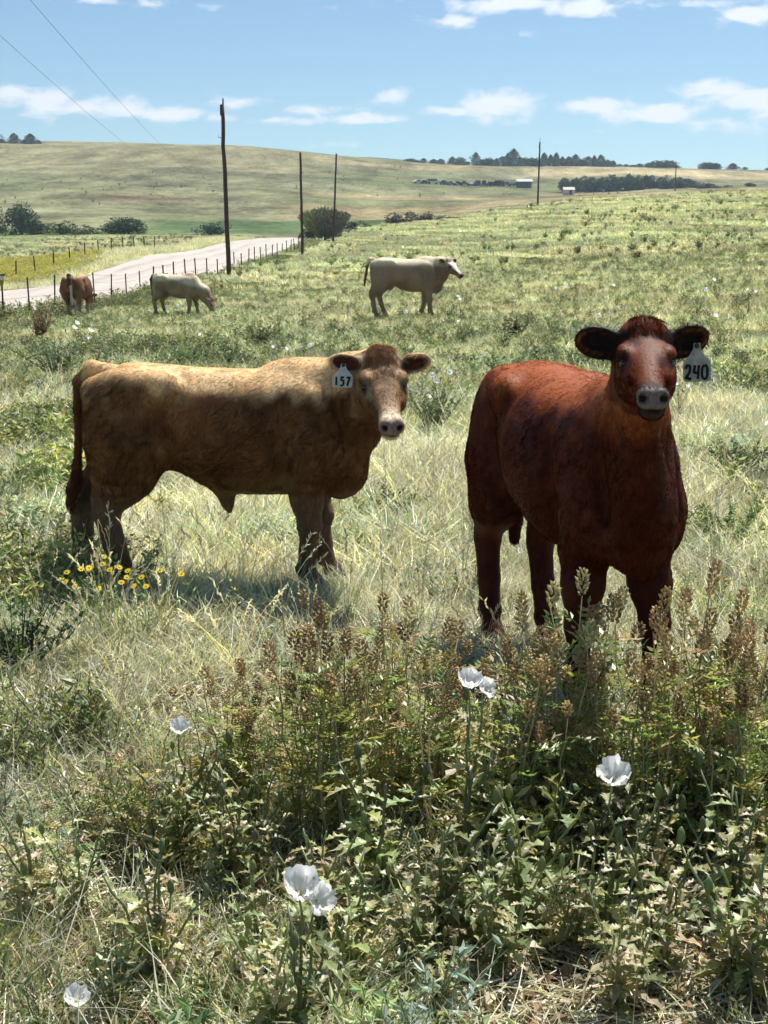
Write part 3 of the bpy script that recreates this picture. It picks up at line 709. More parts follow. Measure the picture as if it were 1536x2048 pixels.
def mixc(c, col, t): return c+(np.array(col)-c)*np.clip(t, 0, 1)[:, None]
def head_bits(c, V, H, ears, HP, ring, nose, earin, earrim, ringk=1.0):
    inh = (H[:, 0] > -.1) & (H[:, 0] < .55) & (np.abs(H[:, 1]) < .16) & (H[:, 2] > -.3) & (H[:, 2] < .1)
    c = mixc(c, ring, sstep(.36, .43, H[:, 0]+.25*np.clip(-H[:, 2]-.1, 0, .1))*inh*ringk)
    pad = sstep(.445, .462, H[:, 0])*sstep(-.135, -.125, H[:, 2])*sstep(.072, .058, np.abs(H[:, 1]))*inh
    c = mixc(c, nose, pad)
    for sd in (-1, 1):
        nd = np.linalg.norm((H-np.array([.474, sd*.036, -.086]))/np.array([1.3, 1, 1]), axis=1); c = mixc(c, (.012, .008, .008), sstep(.020, .012, nd))
        ed = np.linalg.norm((H-np.array([.178, sd*.105, -.052]))/np.array([1.5, 1, .8]), axis=1); c = mixc(c, (.035, .02, .015), sstep(.036, .02, ed)*.85)
    c = mixc(c, (.03, .02, .02), sstep(.012, .004, np.abs(H[:, 2]+.128))*(H[:, 0] > .40)*inh*.8)
    for (b0, e, op, sd_, el, ce) in ears:
        q = V-ce; a, b, o = q@e, q@sd_, q@op
        r = np.hypot((a-.012*el)/(.078*el), b/(.041*el))
        near = (np.abs(a) < .13*el) & (np.abs(b) < .07*el) & (np.abs(o) < .05)
        c = mixc(c, earin, sstep(1.05, .85, r)*(o > -.006)*near)
        c = mixc(c, earrim, near*sstep(.95, 1.1, r)*(.95 if sum(earrim) < .05 else .6))
    return c
def legcol(c, V, col, k=.8): return mixc(c, col, sstep(.56, .40, V[:, 2])*k)

def c_tan(V, H, ears, HP):
    c = np.tile([.185, .082, .030], (len(V), 1))
    n1 = vnoise(V, 6, 101); n2 = vnoise(V, 17, 102); n3 = vnoise(V*np.array([1, 1, .4]), 40, 103)
    c = mixc(c, (.13, .050, .018), sstep(.42, .72, n1)*.8)
    c = mixc(c, (.29, .15, .065), sstep(.55, .8, n2)*.4)
    c = mixc(c, (.30, .13, .05), np.exp(-((V[:, 0]+.16)/.17)**2-((V[:, 2]-.93)/.10)**2)*(.4+.8*n2)*1.0)   # shaggy red patch behind the loin
    c = mixc(c, (.84, .60, .33), sstep(.92, 1.07, V[:, 2]+.14*(n2-.5)+.08*(n1-.5))*.95)  # pale back band: sunlight along the top line painted into the coat
    c = legcol(c, V, (.15, .10, .068), .8)
    c = mixc(c, (.24, .15, .06), sstep(.62, .52, V[:, 2])*(np.abs(V[:, 0]) < .35)*.6)
    c = c*(.82+.36*n3)[:, None]
    inh = (H[:, 0] > -.06) & (H[:, 0] < .5) & (np.abs(H[:, 1]) < .15) & (H[:, 2] > -.26)
    c = mixc(c, (.30, .17, .08), inh*.7); c = mixc(c, (.27, .12, .05), inh*sstep(.10, .02, H[:, 0])*(H[:, 2] > -.08)*.9)
    c = mixc(c, (.20, .12, .075), inh*(H[:, 2] > -.05)*sstep(.45, .65, vnoise(H, 22, 110))*.7)
    c = mixc(c, (.66, .50, .34), inh*sstep(.27, .40, H[:, 0])*(H[:, 2] > -.10)*sstep(.07, .03, np.abs(H[:, 1]))*.8); c = mixc(c, (.12, .06, .035), inh*sstep(.5, .66, vnoise(H, 14, 111))*sstep(.24, .14, H[:, 0])*(H[:, 2] > -.07)*.8)
    c = mixc(c, (.13, .045, .022), (V[:, 0] < -.675)*(np.abs(V[:, 1]+.01) < .055)*.85)
    return head_bits(c, V, H, ears, HP, (.66, .56, .42), (.32, .22, .19), (.12, .035, .018), (.62, .46, .28))
def c_red(V, H, ears, HP):
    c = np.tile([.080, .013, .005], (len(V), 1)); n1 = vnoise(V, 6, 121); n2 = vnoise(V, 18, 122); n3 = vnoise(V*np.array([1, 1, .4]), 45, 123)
    c = mixc(c, (.05, .008, .005), sstep(.45, .75, n1)*.7); c = mixc(c, (.36, .10, .03), sstep(.95, 1.08, V[:, 2]+.1*(n2-.5))*.85)  # orange top band is a sun highlight put into the coat colour
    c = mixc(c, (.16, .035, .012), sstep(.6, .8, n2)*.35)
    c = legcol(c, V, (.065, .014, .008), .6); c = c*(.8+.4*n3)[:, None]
    inh = (H[:, 0] > -.06) & (H[:, 0] < .5) & (np.abs(H[:, 1]) < .15) & (H[:, 2] > -.26)
    c = mixc(c, (.085, .019, .009), inh*.8); c = mixc(c, (.035, .008, .006), inh*sstep(.45, .62, vnoise(H, 24, 130))*(H[:, 2] > -.06)*.8)
    return head_bits(c, V, H, ears, HP, (.045, .026, .024), (.19, .15, .14), (.010, .006, .005), (.012, .006, .005), .9)
def c_cream(V, H, ears, HP):
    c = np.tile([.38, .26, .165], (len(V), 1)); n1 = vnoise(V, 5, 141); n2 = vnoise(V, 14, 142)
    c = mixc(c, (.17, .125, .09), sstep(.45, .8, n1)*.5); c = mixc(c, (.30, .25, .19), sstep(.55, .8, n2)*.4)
    c = mixc(c, (.16, .10, .07), sstep(.40, .62, V[:, 0])*.6); c = mixc(c, (.86, .72, .52), sstep(.90, 1.03, V[:, 2])*.9)  # last mix paints the sunlit back as a paler coat
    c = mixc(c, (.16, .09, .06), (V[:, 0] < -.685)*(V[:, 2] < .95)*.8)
    inh = (H[:, 0] > .02) & (H[:, 0] < .46) & (np.abs(H[:, 1]) < .075) & (H[:, 2] > -.055); c = mixc(c, (.85, .78, .66), inh*.9)
    return head_bits(c, V, H, ears, HP, (.30, .24, .19), (.10, .07, .06), (.14, .08, .05), (.2, .13, .09))
def c_pale(V, H, ears, HP):
    c = np.tile([.38, .28, .165], (len(V), 1)); n1 = vnoise(V, 5, 151)
    c = mixc(c, (.15, .12, .085), sstep(.4, .8, n1)*.5); c = mixc(c, (.74, .66, .48), sstep(.88, 1.0, V[:, 2]+.25*np.clip(V[:, 0], 0, 1))*.9); c = mixc(c, (.52, .27, .15), sstep(1.04, 1.09, V[:, 2])*sstep(.5, .7, n1)*.8)  # cream band: sunlight on back and shoulders put into the colour
    c = mixc(c, (.07, .045, .03), (V[:, 0] < -.675)*.9)
    return head_bits(c, V, H, ears, HP, (.7, .65, .5), (.2, .13, .11), (.10, .06, .04), (.3, .2, .14))
def c_brown(V, H, ears, HP):
    c = np.tile([.24, .115, .06], (len(V), 1)); n1 = vnoise(V, 5, 161)
    c = mixc(c, (.09, .045, .03), sstep(.4, .8, n1)*.6); c = mixc(c, (.60, .48, .32), sstep(1.03, 1.09, V[:, 2])*.8)  # pale spine band is the sunlit top edge, painted as coat colour
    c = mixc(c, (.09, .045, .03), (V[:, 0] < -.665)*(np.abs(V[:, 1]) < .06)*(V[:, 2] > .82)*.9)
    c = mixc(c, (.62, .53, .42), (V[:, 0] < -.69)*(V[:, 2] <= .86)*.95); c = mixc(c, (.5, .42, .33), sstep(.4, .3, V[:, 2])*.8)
    return head_bits(c, V, H, ears, HP, (.5, .4, .3), (.1, .07, .06), (.10, .06, .04), (.3, .2, .14))
def T_(pts): return [((x, y, z), r) for x, y, z, r in pts]

def build_cattle():
    # tan calf, broadside, head turned to the camera
    spec = dict(poll=(.745, -.17, 1.135), face=(.12, -.86, -.45), hs=.94, earlen=.93, mz=.92, belly=.03, lw=1.0, lh=1.12, legs={'FR': (.39, -.13), 'FL': (.475, .12), 'HR': (-.50, -.13), 'HL': (-.74, .12)},
        ears=((-.93, -.30, .22), (.98, .10, .18)), earopen=((.25, -1, .15), (.1, -1, -.1)), colour=c_tan, sheath=1, wb=.94, neck=.9, nmid=(.02, .01, .0),
        tail=T_([(-.54, 0, 1.05, .045), (-.63, 0, 1.07, .040), (-.685, 0, 1.01, .034), (-.705, -.01, .88, .020), (-.708, -.01, .72, .017), (-.722, -.01, .60, .020), (-.748, 0, .50, .027), (-.762, 0, .43, .020), (-.76, 0, .38, .009)]),
        switch=.60, tuft=2.6)
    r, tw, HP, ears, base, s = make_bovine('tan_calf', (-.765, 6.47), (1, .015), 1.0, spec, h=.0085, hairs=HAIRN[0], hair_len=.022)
    tag(r, 'tan calf standing broadside with its face turned, tag 157 in its ear', 'calf', 'cattle')
    b0, e, op, sd_, el, c = ears[0]; O = tw(c+e*.024+np.array([0, 0, -.005])+op*.02)
    ear_tag(r, base, O, (O*[-1, -1, 0]+np.array([.7, 0, .6])), (.07, 0, 1), '157', M_TAG, .094, .110, 'pale plastic ear tag numbered 157')
    # dark red steer, three quarters on
    spec = dict(poll=(.735, -.075, 1.275), face=(.94, -.29, -.20), hs=.77, brisk=.17, cb=.095, belly=-.02, mz=.95, fw=.86, lw=.85, lh=.92, legs={'FR': (.40, -.12), 'FL': (.46, .12), 'HR': (-.55, -.14), 'HL': (-.40, .04)},
        ears=((-.05, -1, .22), (-.05, 1, .26)), earopen=((1, -.1, -.1), (1, .1, -.1)), colour=c_red, neck=.60, nmid=(-.02, .0, .0), sleek=1,
        tail=T_([(-.52, 0, 1.03, .045), (-.63, 0, 1.02, .04), (-.69, 0, .95, .032), (-.70, 0, .80, .026), (-.70, 0, .6, .022), (-.70, 0, .45, .03), (-.70, 0, .36, .02)]),
        wb=.91, wc=.69, tuft=2.2, earlen=.98, earw=1.18, switch=.5)
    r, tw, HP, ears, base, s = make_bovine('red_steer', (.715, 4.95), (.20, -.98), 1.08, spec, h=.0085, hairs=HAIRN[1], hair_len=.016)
    tag(r, 'dark red steer facing the camera with black ears and grey tag 240', 'steer', 'cattle')
    b0, e, op, sd_, el, c = ears[1]; O = tw(c+e*.026+np.array([0, 0, -.006])+op*.024)
    ear_tag(r, base, O, (O*[-1, -1, 0]+np.array([-.4, 0, .3])), (-.06, 0, 1), '240', M_TAGG, .084, .118, 'worn grey ear tag numbered 240')
    # cream cow farther out
    x, y = at(812, 32.5)
    spec = dict(poll=(.80, -.05, 1.05), face=(.62, -.62, -.50), hs=.90, mz=1.1, dz=.06, legs={'FR': (.46, -.12), 'FL': (.30, .12), 'HR': (-.58, -.13), 'HL': (-.42, .13)},
        ears=((-.75, -.6, .25), (.6, .75, .25)), earopen=((.4, -1, 0), (.6, -.8, 0)), colour=c_cream, neck=.98, udder=1,
        tail=T_([(-.60, 0, 1.06, .04), (-.67, 0, 1.06, .035), (-.72, 0, .96, .028), (-.745, 0, .8, .024), (-.765, 0, .68, .024), (-.775, 0, .58, .016)]), wb=1.0, belly=.03)
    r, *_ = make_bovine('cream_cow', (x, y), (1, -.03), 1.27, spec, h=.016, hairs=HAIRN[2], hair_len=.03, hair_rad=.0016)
    tag(r, 'cream cow standing broadside alone in the pasture with a white face', 'cow', 'cattle')
    # pale cow grazing by the fence
    x, y = at(353, 42)
    spec = dict(poll=(1.02, -.06, .46), face=(.42, -.12, -.85), hs=.85, hup=(1, 0, .3), legs={'FR': (.36, -.12), 'FL': (.52, .12), 'HR': (-.58, -.13), 'HL': (-.46, .13)},
        ears=((-.1, -1, .3), (.5, .8, .3)), earopen=((.6, -.3, .6), (.6, .3, .6)), colour=c_pale, neck=1.02, nmid=(.05, 0, .05),
        dz=.07, tail=T_([(-.58, 0, 1.05, .06), (-.68, -.02, 1.04, .055), (-.735, -.03, .95, .05), (-.745, -.02, .8, .036), (-.73, 0, .66, .03), (-.72, 0, .5, .03), (-.72, 0, .42, .016)]), wb=1.06, belly=.03)
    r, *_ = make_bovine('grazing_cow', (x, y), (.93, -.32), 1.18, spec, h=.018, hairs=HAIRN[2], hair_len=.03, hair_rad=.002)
    tag(r, 'pale cow grazing by the fence with its head down in the grass', 'cow', 'cattle')
    # brown cow seen from behind
    x, y = at(148, 43.3)
    spec = dict(poll=(.98, .0, .55), face=(.45, .0, -.85), hs=.85, hup=(1, 0, .3), legs={'FR': (.40, -.12), 'FL': (.46, .12), 'HR': (-.60, -.14), 'HL': (-.45, .10)},
        ears=((-.1, -1, .3), (-.1, 1, .3)), earopen=((.6, -.3, .6), (.6, .3, .6)), colour=c_brown, neck=1.0,
        tail=T_([(-.56, 0, 1.07, .07), (-.64, 0, 1.10, .065), (-.70, -.02, 1.02, .055), (-.72, -.05, .88, .04), (-.72, -.06, .72, .03), (-.72, -.06, .56, .028), (-.715, -.06, .44, .03), (-.71, -.06, .38, .016)]), wb=1.25, belly=.02)
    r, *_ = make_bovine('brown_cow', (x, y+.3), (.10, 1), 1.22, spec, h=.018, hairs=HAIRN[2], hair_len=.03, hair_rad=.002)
    tag(r, 'brown cow seen from behind beside the wire fence posts', 'cow', 'cattle')
HAIRN = (150000, 150000, 14000)
build_cattle()

# ================================================================== plants
SRC = {}
def src_collection(name, objs):
    c = bpy.data.collections.new(name)
    for i, me in enumerate(objs):
        o = bpy.data.objects.new('%s_%02d' % (name, i), me); c.objects.link(o)
    return c
def blades(n, hmin, hmax, spread, w, cols, seed, lean=.5, droop=.35, seg=3, curl=0.0, base_dark=0.0):
    """a tuft: n tapering bent blades"""
    r = np.random.RandomState(seed); V = []; Fs = []; Cc = []
    for i in range(n):
        a = r.rand()*2*math.pi; d = spread*math.sqrt(r.rand()); p = np.array([math.cos(a)*d, math.sin(a)*d, -.02])
        b = a+r.normal(0, .9); dr = np.array([math.cos(b), math.sin(b), 0]); sd = np.array([-math.sin(b), math.cos(b), 0])
        tw = r.normal(0, .8); sd = sd*math.cos(tw)+dr*math.sin(tw)
        h = hmin+(hmax-hmin)*r.rand(); ln = lean*(.2+r.rand()); dp = droop*r.rand()
        col = np.array(cols[r.randint(len(cols))])*(.75+.5*r.rand()); ww = w*(.6+.8*r.rand()); wig = r.normal(0, curl, 2)
        k = len(V)
        for j in range(seg+1):
            t = j/seg
            q = p+dr*h*(ln*t+dp*t*t)+np.array([0, 0, 1])*h*(t-.35*dp*t*t)+sd*wig[0]*h*math.sin(t*5)+dr*wig[1]*h*math.sin(t*4)
            x = ww*(1-t**1.5*.92)*.5
            V += [q-sd*x, q+sd*x]; Cc += [col*(1-base_dark*(1-t))]*2
        for j in range(seg): Fs.append([k+2*j, k+2*j+1, k+2*j+3, k+2*j+2])
    return np.array(V), Fs, np.array(Cc)
def leaf_quads(centres, dirs, L_, W_, cols, r, mb, fold=.25):
    for c, d, l, w, col in zip(centres, dirs, L_, W_, cols):
        d = d/np.linalg.norm(d); s = np.cross(d, r.normal(size=3)); s /= np.linalg.norm(s)+1e-9; n = np.cross(s, d)
        P = [c, c+d*l*.5+s*w*.5+n*fold*w, c+d*l, c+d*l*.5-s*w*.5+n*fold*w]
        mb.add(P, [[0, 1, 2], [0, 2, 3]], col)
def forb(seed, h, nstem, leaves, lsize, cols, stemcol, spread=.5, tipcol=None):
    r = np.random.RandomState(seed); mb = MB()
    for i in range(nstem):
        a = r.rand()*6.28; t = np.linspace(0, 1, 5)[:, None]; hh = h*(.6+.5*r.rand())
        tip = np.array([math.cos(a)*spread*hh*r.rand(), math.sin(a)*spread*hh*r.rand(), hh])
        P = tip*t+np.array([0, 0, -.02])+r.normal(0, .012*h/.3, (5, 3))*t
        mb.tube(P, np.linspace(.0032, .0014, 5)*(h/.3)**.5, 3, stemcol, cap=False)
        n = leaves; tt = r.rand(n)*.9+.1; k = tt*4; ki = np.minimum(k.astype(int), 3); c = P[ki]*(1-(k-ki)[:, None])+P[ki+1]*(k-ki)[:, None]
        an = r.rand(n)*6.28; d = np.stack([np.cos(an), np.sin(an), .2+r.rand(n)*.8], 1)
        cc = np.array([np.array(cols[r.randint(len(cols))])*(.7+.6*r.rand()) for _ in range(n)])
        if tipcol is not None: cc[tt > .8] = tipcol
        leaf_quads(c, d, lsize*(.6+.8*r.rand(n))*(1.2-.5*tt), lsize*.3*(.6+.8*r.rand(n)), cc, r, mb)
    return np.concatenate(mb.V), mb.F, np.concatenate(mb.C)
def seedgrass(seed, h, n, col, head):
    """tall dry culms with drooping feathery heads"""
    r = np.random.RandomState(seed); mb = MB()
    for i in range(n):
        a = r.rand()*6.28; hh = h*(.55+.6*r.rand()); ln = .15+.45*r.rand(); t = np.linspace(0, 1, 6)[:, None]
        d = np.array([math.cos(a), math.sin(a), 0]); P = d*hh*ln*t**1.7+np.array([0, 0, hh])*t*(1-.12*t)+d*.03*r.rand()
        mb.tube(P, np.linspace(.0014, .0007, 6), 3, np.array(col)*(.7+.5*r.rand()), cap=False)
        T = P[5]-P[4]; m = 14; c = P[4]+T*np.linspace(0, 1.3, m)[:, None]; dd = T/np.linalg.norm(T)+r.normal(0, .35, (m, 3))
        leaf_quads(c, dd, np.full(m, head*(.8+.4*r.rand())), np.full(m, head*.28), [np.array(col)*(.85+.4*r.rand()) for _ in range(m)], r, mb)
    return np.concatenate(mb.V), mb.F, np.concatenate(mb.C)

G1, G2, G3 = (.22, .29, .11), (.33, .39, .19), (.46, .50, .30)
S1, S2, S3 = (.70, .66, .50), (.84, .81, .66), (.54, .49, .35)
A1, A2 = (.46, .53, .43), (.60, .65, .55)
def mm(t, name, mat=None): return mesh(name, t[0], t[1], mat or M_LEAF, t[2])
def patch(name, seed, radius, n, parts, mat=None, smin=.6, smax=1.3):
    """a round piece of turf: n tufts drawn from the builders in parts"""
    r = np.random.RandomState(seed); base = [[f(seed*31+k*7+j) for j in range(3)] for k, (f, w) in enumerate(parts)]; w = np.array([p[1] for p in parts], float); w /= w.sum()
    V, Fs, C_ = [], [], []; off = 0
    for i in range(n):
        k = r.choice(len(parts), p=w); v, f, c = base[k][r.randint(3)]; a = r.rand()*6.283; rr = radius*math.sqrt((i+.5)/n)*(1+.15*r.normal()); b = i*2.39996
        s = smin+(smax-smin)*r.rand(); ca, sa = math.cos(a)*s, math.sin(a)*s
        v2 = np.stack([v[:, 0]*ca-v[:, 1]*sa+rr*math.cos(b), v[:, 0]*sa+v[:, 1]*ca+rr*math.sin(b), v[:, 2]*s], 1)
        V.append(v2); Fs.append([[x+off for x in q] for q in f]); off += len(v); hue = r.normal(0, .07); C_.append(np.clip(c*(.72+.56*r.rand())*[1+hue, 1, 1-hue], 0, .95))
    return mesh(name, np.concatenate(V), [q for f in Fs for q in f], mat or M_LEAF, np.concatenate(C_))
def kinds():
    d = {}
    gr = lambda w, n, h: (lambda s: blades(n, .04*h, .15*h, .09, w, [G1, G2, G3, G3], s, .55, .5, 3, .06))
    st = lambda w, n, h: (lambda s: blades(n, .05*h, .19*h, .11, w, [S1, S2, S3, G3, S2], s, .8, .7, 4, .10))
    mx = lambda w, n, h: (lambda s: blades(n, .04*h, .14*h, .12, w, [G2, G3, S1, A2, A1], s, .9, .7, 3, .09))
    sg = lambda k: (lambda s: forb(s, .15, 8, 18, .026*k, [A1, A2, A1], (.34, .36, .25), .9))
    fb = lambda h, l: (lambda s: forb(s, h, 6, 16, l, [G1, G2, (.17, .24, .08), G3, G3, (.42, .42, .16), (.56, .47, .28)], (.26, .28, .11), .8))
    cu = lambda h: (lambda s: seedgrass(s, h, 5, S2, .018))
    for tag_, w, nb, h, rad, n, k in (('a', .0042, 30, 1.0, .28, 34, 1.0), ('b', .0070, 26, 1.15, .42, 40, 1.3)):
        d['straw_'+tag_] = [patch('dry_turf', 10+i, rad, n, [(st(w, nb, h), 5), (mx(w, nb, h), 3), (gr(w, nb, h), 1.0), (cu(.34*h), .3)]) for i in range(4)]
        d['green_'+tag_] = [patch('green_turf', 20+i, rad, n, [(gr(w, nb, h), 5), (mx(w, nb, h), 2), (st(w, nb, h), 1), (fb(.16, .034*k), 1.2)]) for i in range(4)]
        d['mixed_'+tag_] = [patch('mixed_turf', 30+i, rad, n, [(mx(w, nb, h), 4), (st(w, nb, h), 2), (gr(w, nb, h), 2), (sg(k), 1), (fb(.15, .03*k), 1)]) for i in range(4)]
        d['sage_'+tag_] = [patch('sage_turf', 40+i, rad, n, [(sg(k), 6), (mx(w, nb, h), 3), (st(w, nb, h), 1)]) for i in range(3)]
        d['forb_'+tag_] = [patch('leafy_turf', 50+i, rad, n, [(fb(.24, .045*k), 5), (mx(w, nb, h), 3), (gr(w, nb, h), 1), (cu(.3*h), .3)]) for i in range(4)]
    d['litter'] = [mm(litter(70+i), 'litter', M_DRY) for i in range(3)]
    # wider blades for the middle and far distance, true heights
    fg = lambda w, h: (lambda s: blades(20, .08*h, .21*h, .26*h, w, [G2, G3, G3, S1, A1], s, .7, .5, 2))
    fs = lambda w, h: (lambda s: blades(20, .09*h, .24*h, .28*h, w, [(.64, .59, .38), (.72, .68, .47), S3, G3, G3, (.44, .47, .30)], s, .8, .5, 2))
    fw = lambda h, l: (lambda s: forb(s, h, 8, 12, l, [G1, (.13, .18, .065), G2, (.20, .16, .09)], (.17, .17, .08), .9))
    d['green_c'] = [patch('green_range', 80+i, 1.1, 95, [(fg(.017, 1.), 5), (fs(.015, 1.), 2), (fw(.28, .07), .6)]) for i in range(4)]
    d['straw_c'] = [patch('dry_range', 85+i, 1.1, 95, [(fs(.015, 1.), 5), (fg(.017, 1.), 2), (fw(.28, .07), .3)]) for i in range(4)]
    d['weed_c'] = [patch('weedy_range', 90+i, 1.1, 85, [(fw(.40, .085), 3), (fg(.017, 1.), 3), (fs(.015, 1.), 2)]) for i in range(3)]
    d['green_d'] = [patch('far_green_range', 95+i, 3.6, 260, [(fg(.036, .95), 5), (fs(.032, .95), 4), (fw(.34, .12), .2)]) for i in range(3)]
    d['straw_d'] = [patch('far_dry_range', 100+i, 3.6, 260, [(fs(.032, .95), 5), (fg(.036, .95), 4), (fw(.34, .12), .1)]) for i in range(3)]
    d['far_weed'] = [mm(forb(110+i, .42, 12, 14, .10, [G1, (.13, .17, .07), G2, (.22, .17, .09)], (.20, .19, .09), .9), 'far_weed_tuft') for i in range(3)]
    d['far_straw'] = [mm(blades(46, .14, .36, .36, .016, [S1, S2, S3, G3, G3], 120+i, .7, .5, 2), 'far_straw_tuft') for i in range(3)]
    d['yellow'] = [mm(forb(130+i, .5, 10, 12, .12, [G2, (.34, .35, .06), G3], (.28, .3, .08), .9, (.52, .46, .05)), 'yellow_tuft') for i in range(2)]
    return d
def litter(seed):
    r = np.random.RandomState(seed); mb = MB()
    for i in range(36):
        a = r.rand()*6.28; p = np.array([r.normal(0, .13), r.normal(0, .13), .004+.02*r.rand()]); l = .03+.10*r.rand()
        d = np.array([math.cos(a), math.sin(a), r.normal(0, .15)]); mb.tube([p, p+d*l*.5+[0, 0, .004], p+d*l], [.0018, .0015, .0008], 3, np.array([S1, S2, S3, (.16, .11, .07)][r.randint(4)])*(.7+.5*r.rand()), cap=False)
    n = 16; c = np.stack([r.normal(0, .13, n), r.normal(0, .13, n), .008+.02*r.rand(n)], 1); dd = r.normal(size=(n, 3))*[1, 1, .25]
    leaf_quads(c, dd, .02+.03*r.rand(n), .012+.012*r.rand(n), [np.array([(.22, .14, .08), (.30, .20, .11), S3][r.randint(3)]) for _ in range(n)], r, mb)
    return np.concatenate(mb.V), mb.F, np.concatenate(mb.C)

def scatter(name, label_kind, sources, P, scale, rs, tilt=.12, kind='stuff', flat=None):
    """one object whose points carry instances of the source tufts"""
    n = len(P); me = bpy.data.meshes.new(name); me.vertices.add(n); me.vertices.foreach_set('co', P.astype(np.float32).ravel())
    def attr(nm, ty, key, val):
        a = me.attributes.new(nm, ty, 'POINT'); a.data.foreach_set(key, np.ascontiguousarray(val).ravel())
    rot = np.stack([rs.normal(0, tilt, n), rs.normal(0, tilt, n), rs.rand(n)*6.283], 1).astype(np.float32)
    attr('rot', 'FLOAT_VECTOR', 'vector', rot); sc = np.repeat(scale[:, None], 3, 1).astype(np.float32); attr('scl', 'FLOAT_VECTOR', 'vector', sc)
    attr('idx', 'INT', 'value', rs.randint(0, len(sources), n).astype(np.int32))
    o = bpy.data.objects.new(name, me); COL.objects.link(o)
    c = src_collection(name+'_source', sources)
    ng = bpy.data.node_groups.new(name, 'GeometryNodeTree')
    ng.interface.new_socket('Geometry', in_out='INPUT', socket_type='NodeSocketGeometry'); ng.interface.new_socket('Geometry', in_out='OUTPUT', socket_type='NodeSocketGeometry')
    N, L = ng.nodes, ng.links; gi = N.new('NodeGroupInput'); go = N.new('NodeGroupOutput'); ip = N.new('GeometryNodeInstanceOnPoints')
    ci = N.new('GeometryNodeCollectionInfo'); ci.inputs[0].default_value = c; ci.inputs['Separate Children'].default_value = True; ci.inputs['Reset Children'].default_value = True
    def na(nm, ty):
        a = N.new('GeometryNodeInputNamedAttribute'); a.data_type = ty; a.inputs[0].default_value = nm; return a.outputs[0]
    er = N.new('FunctionNodeEulerToRotation'); L.new(na('rot', 'FLOAT_VECTOR'), er.inputs[0])
    L.new(gi.outputs[0], ip.inputs['Points']); L.new(ci.outputs[0], ip.inputs['Instance']); ip.inputs['Pick Instance'].default_value = True
    L.new(na('idx', 'INT'), ip.inputs['Instance Index']); L.new(er.outputs[0], ip.inputs['Rotation']); L.new(na('scl', 'FLOAT_VECTOR'), ip.inputs['Scale'])
    L.new(ip.outputs[0], go.inputs[0]); md = o.modifiers.new('instances', 'NODES'); md.node_group = ng
    tag(o, kind=kind); return o

HOOF = []
def wedge(n, d0, d1, rs, power=1.0, half=.345):
    e = 2-power+1e-6; r = (d0**e+(d1**e-d0**e)*rs.rand(n))**(1/e); a = (rs.rand(n)*2-1)*half
    return np.sin(a)*r, np.cos(a)*r
def grid_wedge(d0, d1, sp, rs, half=.36, pad=.7):
    n = int(d1*math.sin(half)/sp)+4; X, Y = np.meshgrid(np.arange(-n, n+1)*sp, np.arange(0, d1+sp, sp*.866)); X = X+(np.arange(len(Y)) % 2)[:, None]*sp*.5
    x, y = X.ravel(), Y.ravel(); x = x+rs.normal(0, sp*.12, len(x)); y = y+rs.normal(0, sp*.12, len(y))
    r = np.hypot(x, y); k = (r > d0) & (r < d1) & (np.abs(x) < np.tan(half)*y+pad); return x[k], y[k]
KD = kinds()
BARE = [(hit(u, v), ru, rv) for (u, v, ru, rv) in ((130,1830,150,70),(1450,1850,100,80),(1000,2040,200,40),(1400,2010,160,40),(400,1440,70,25))]
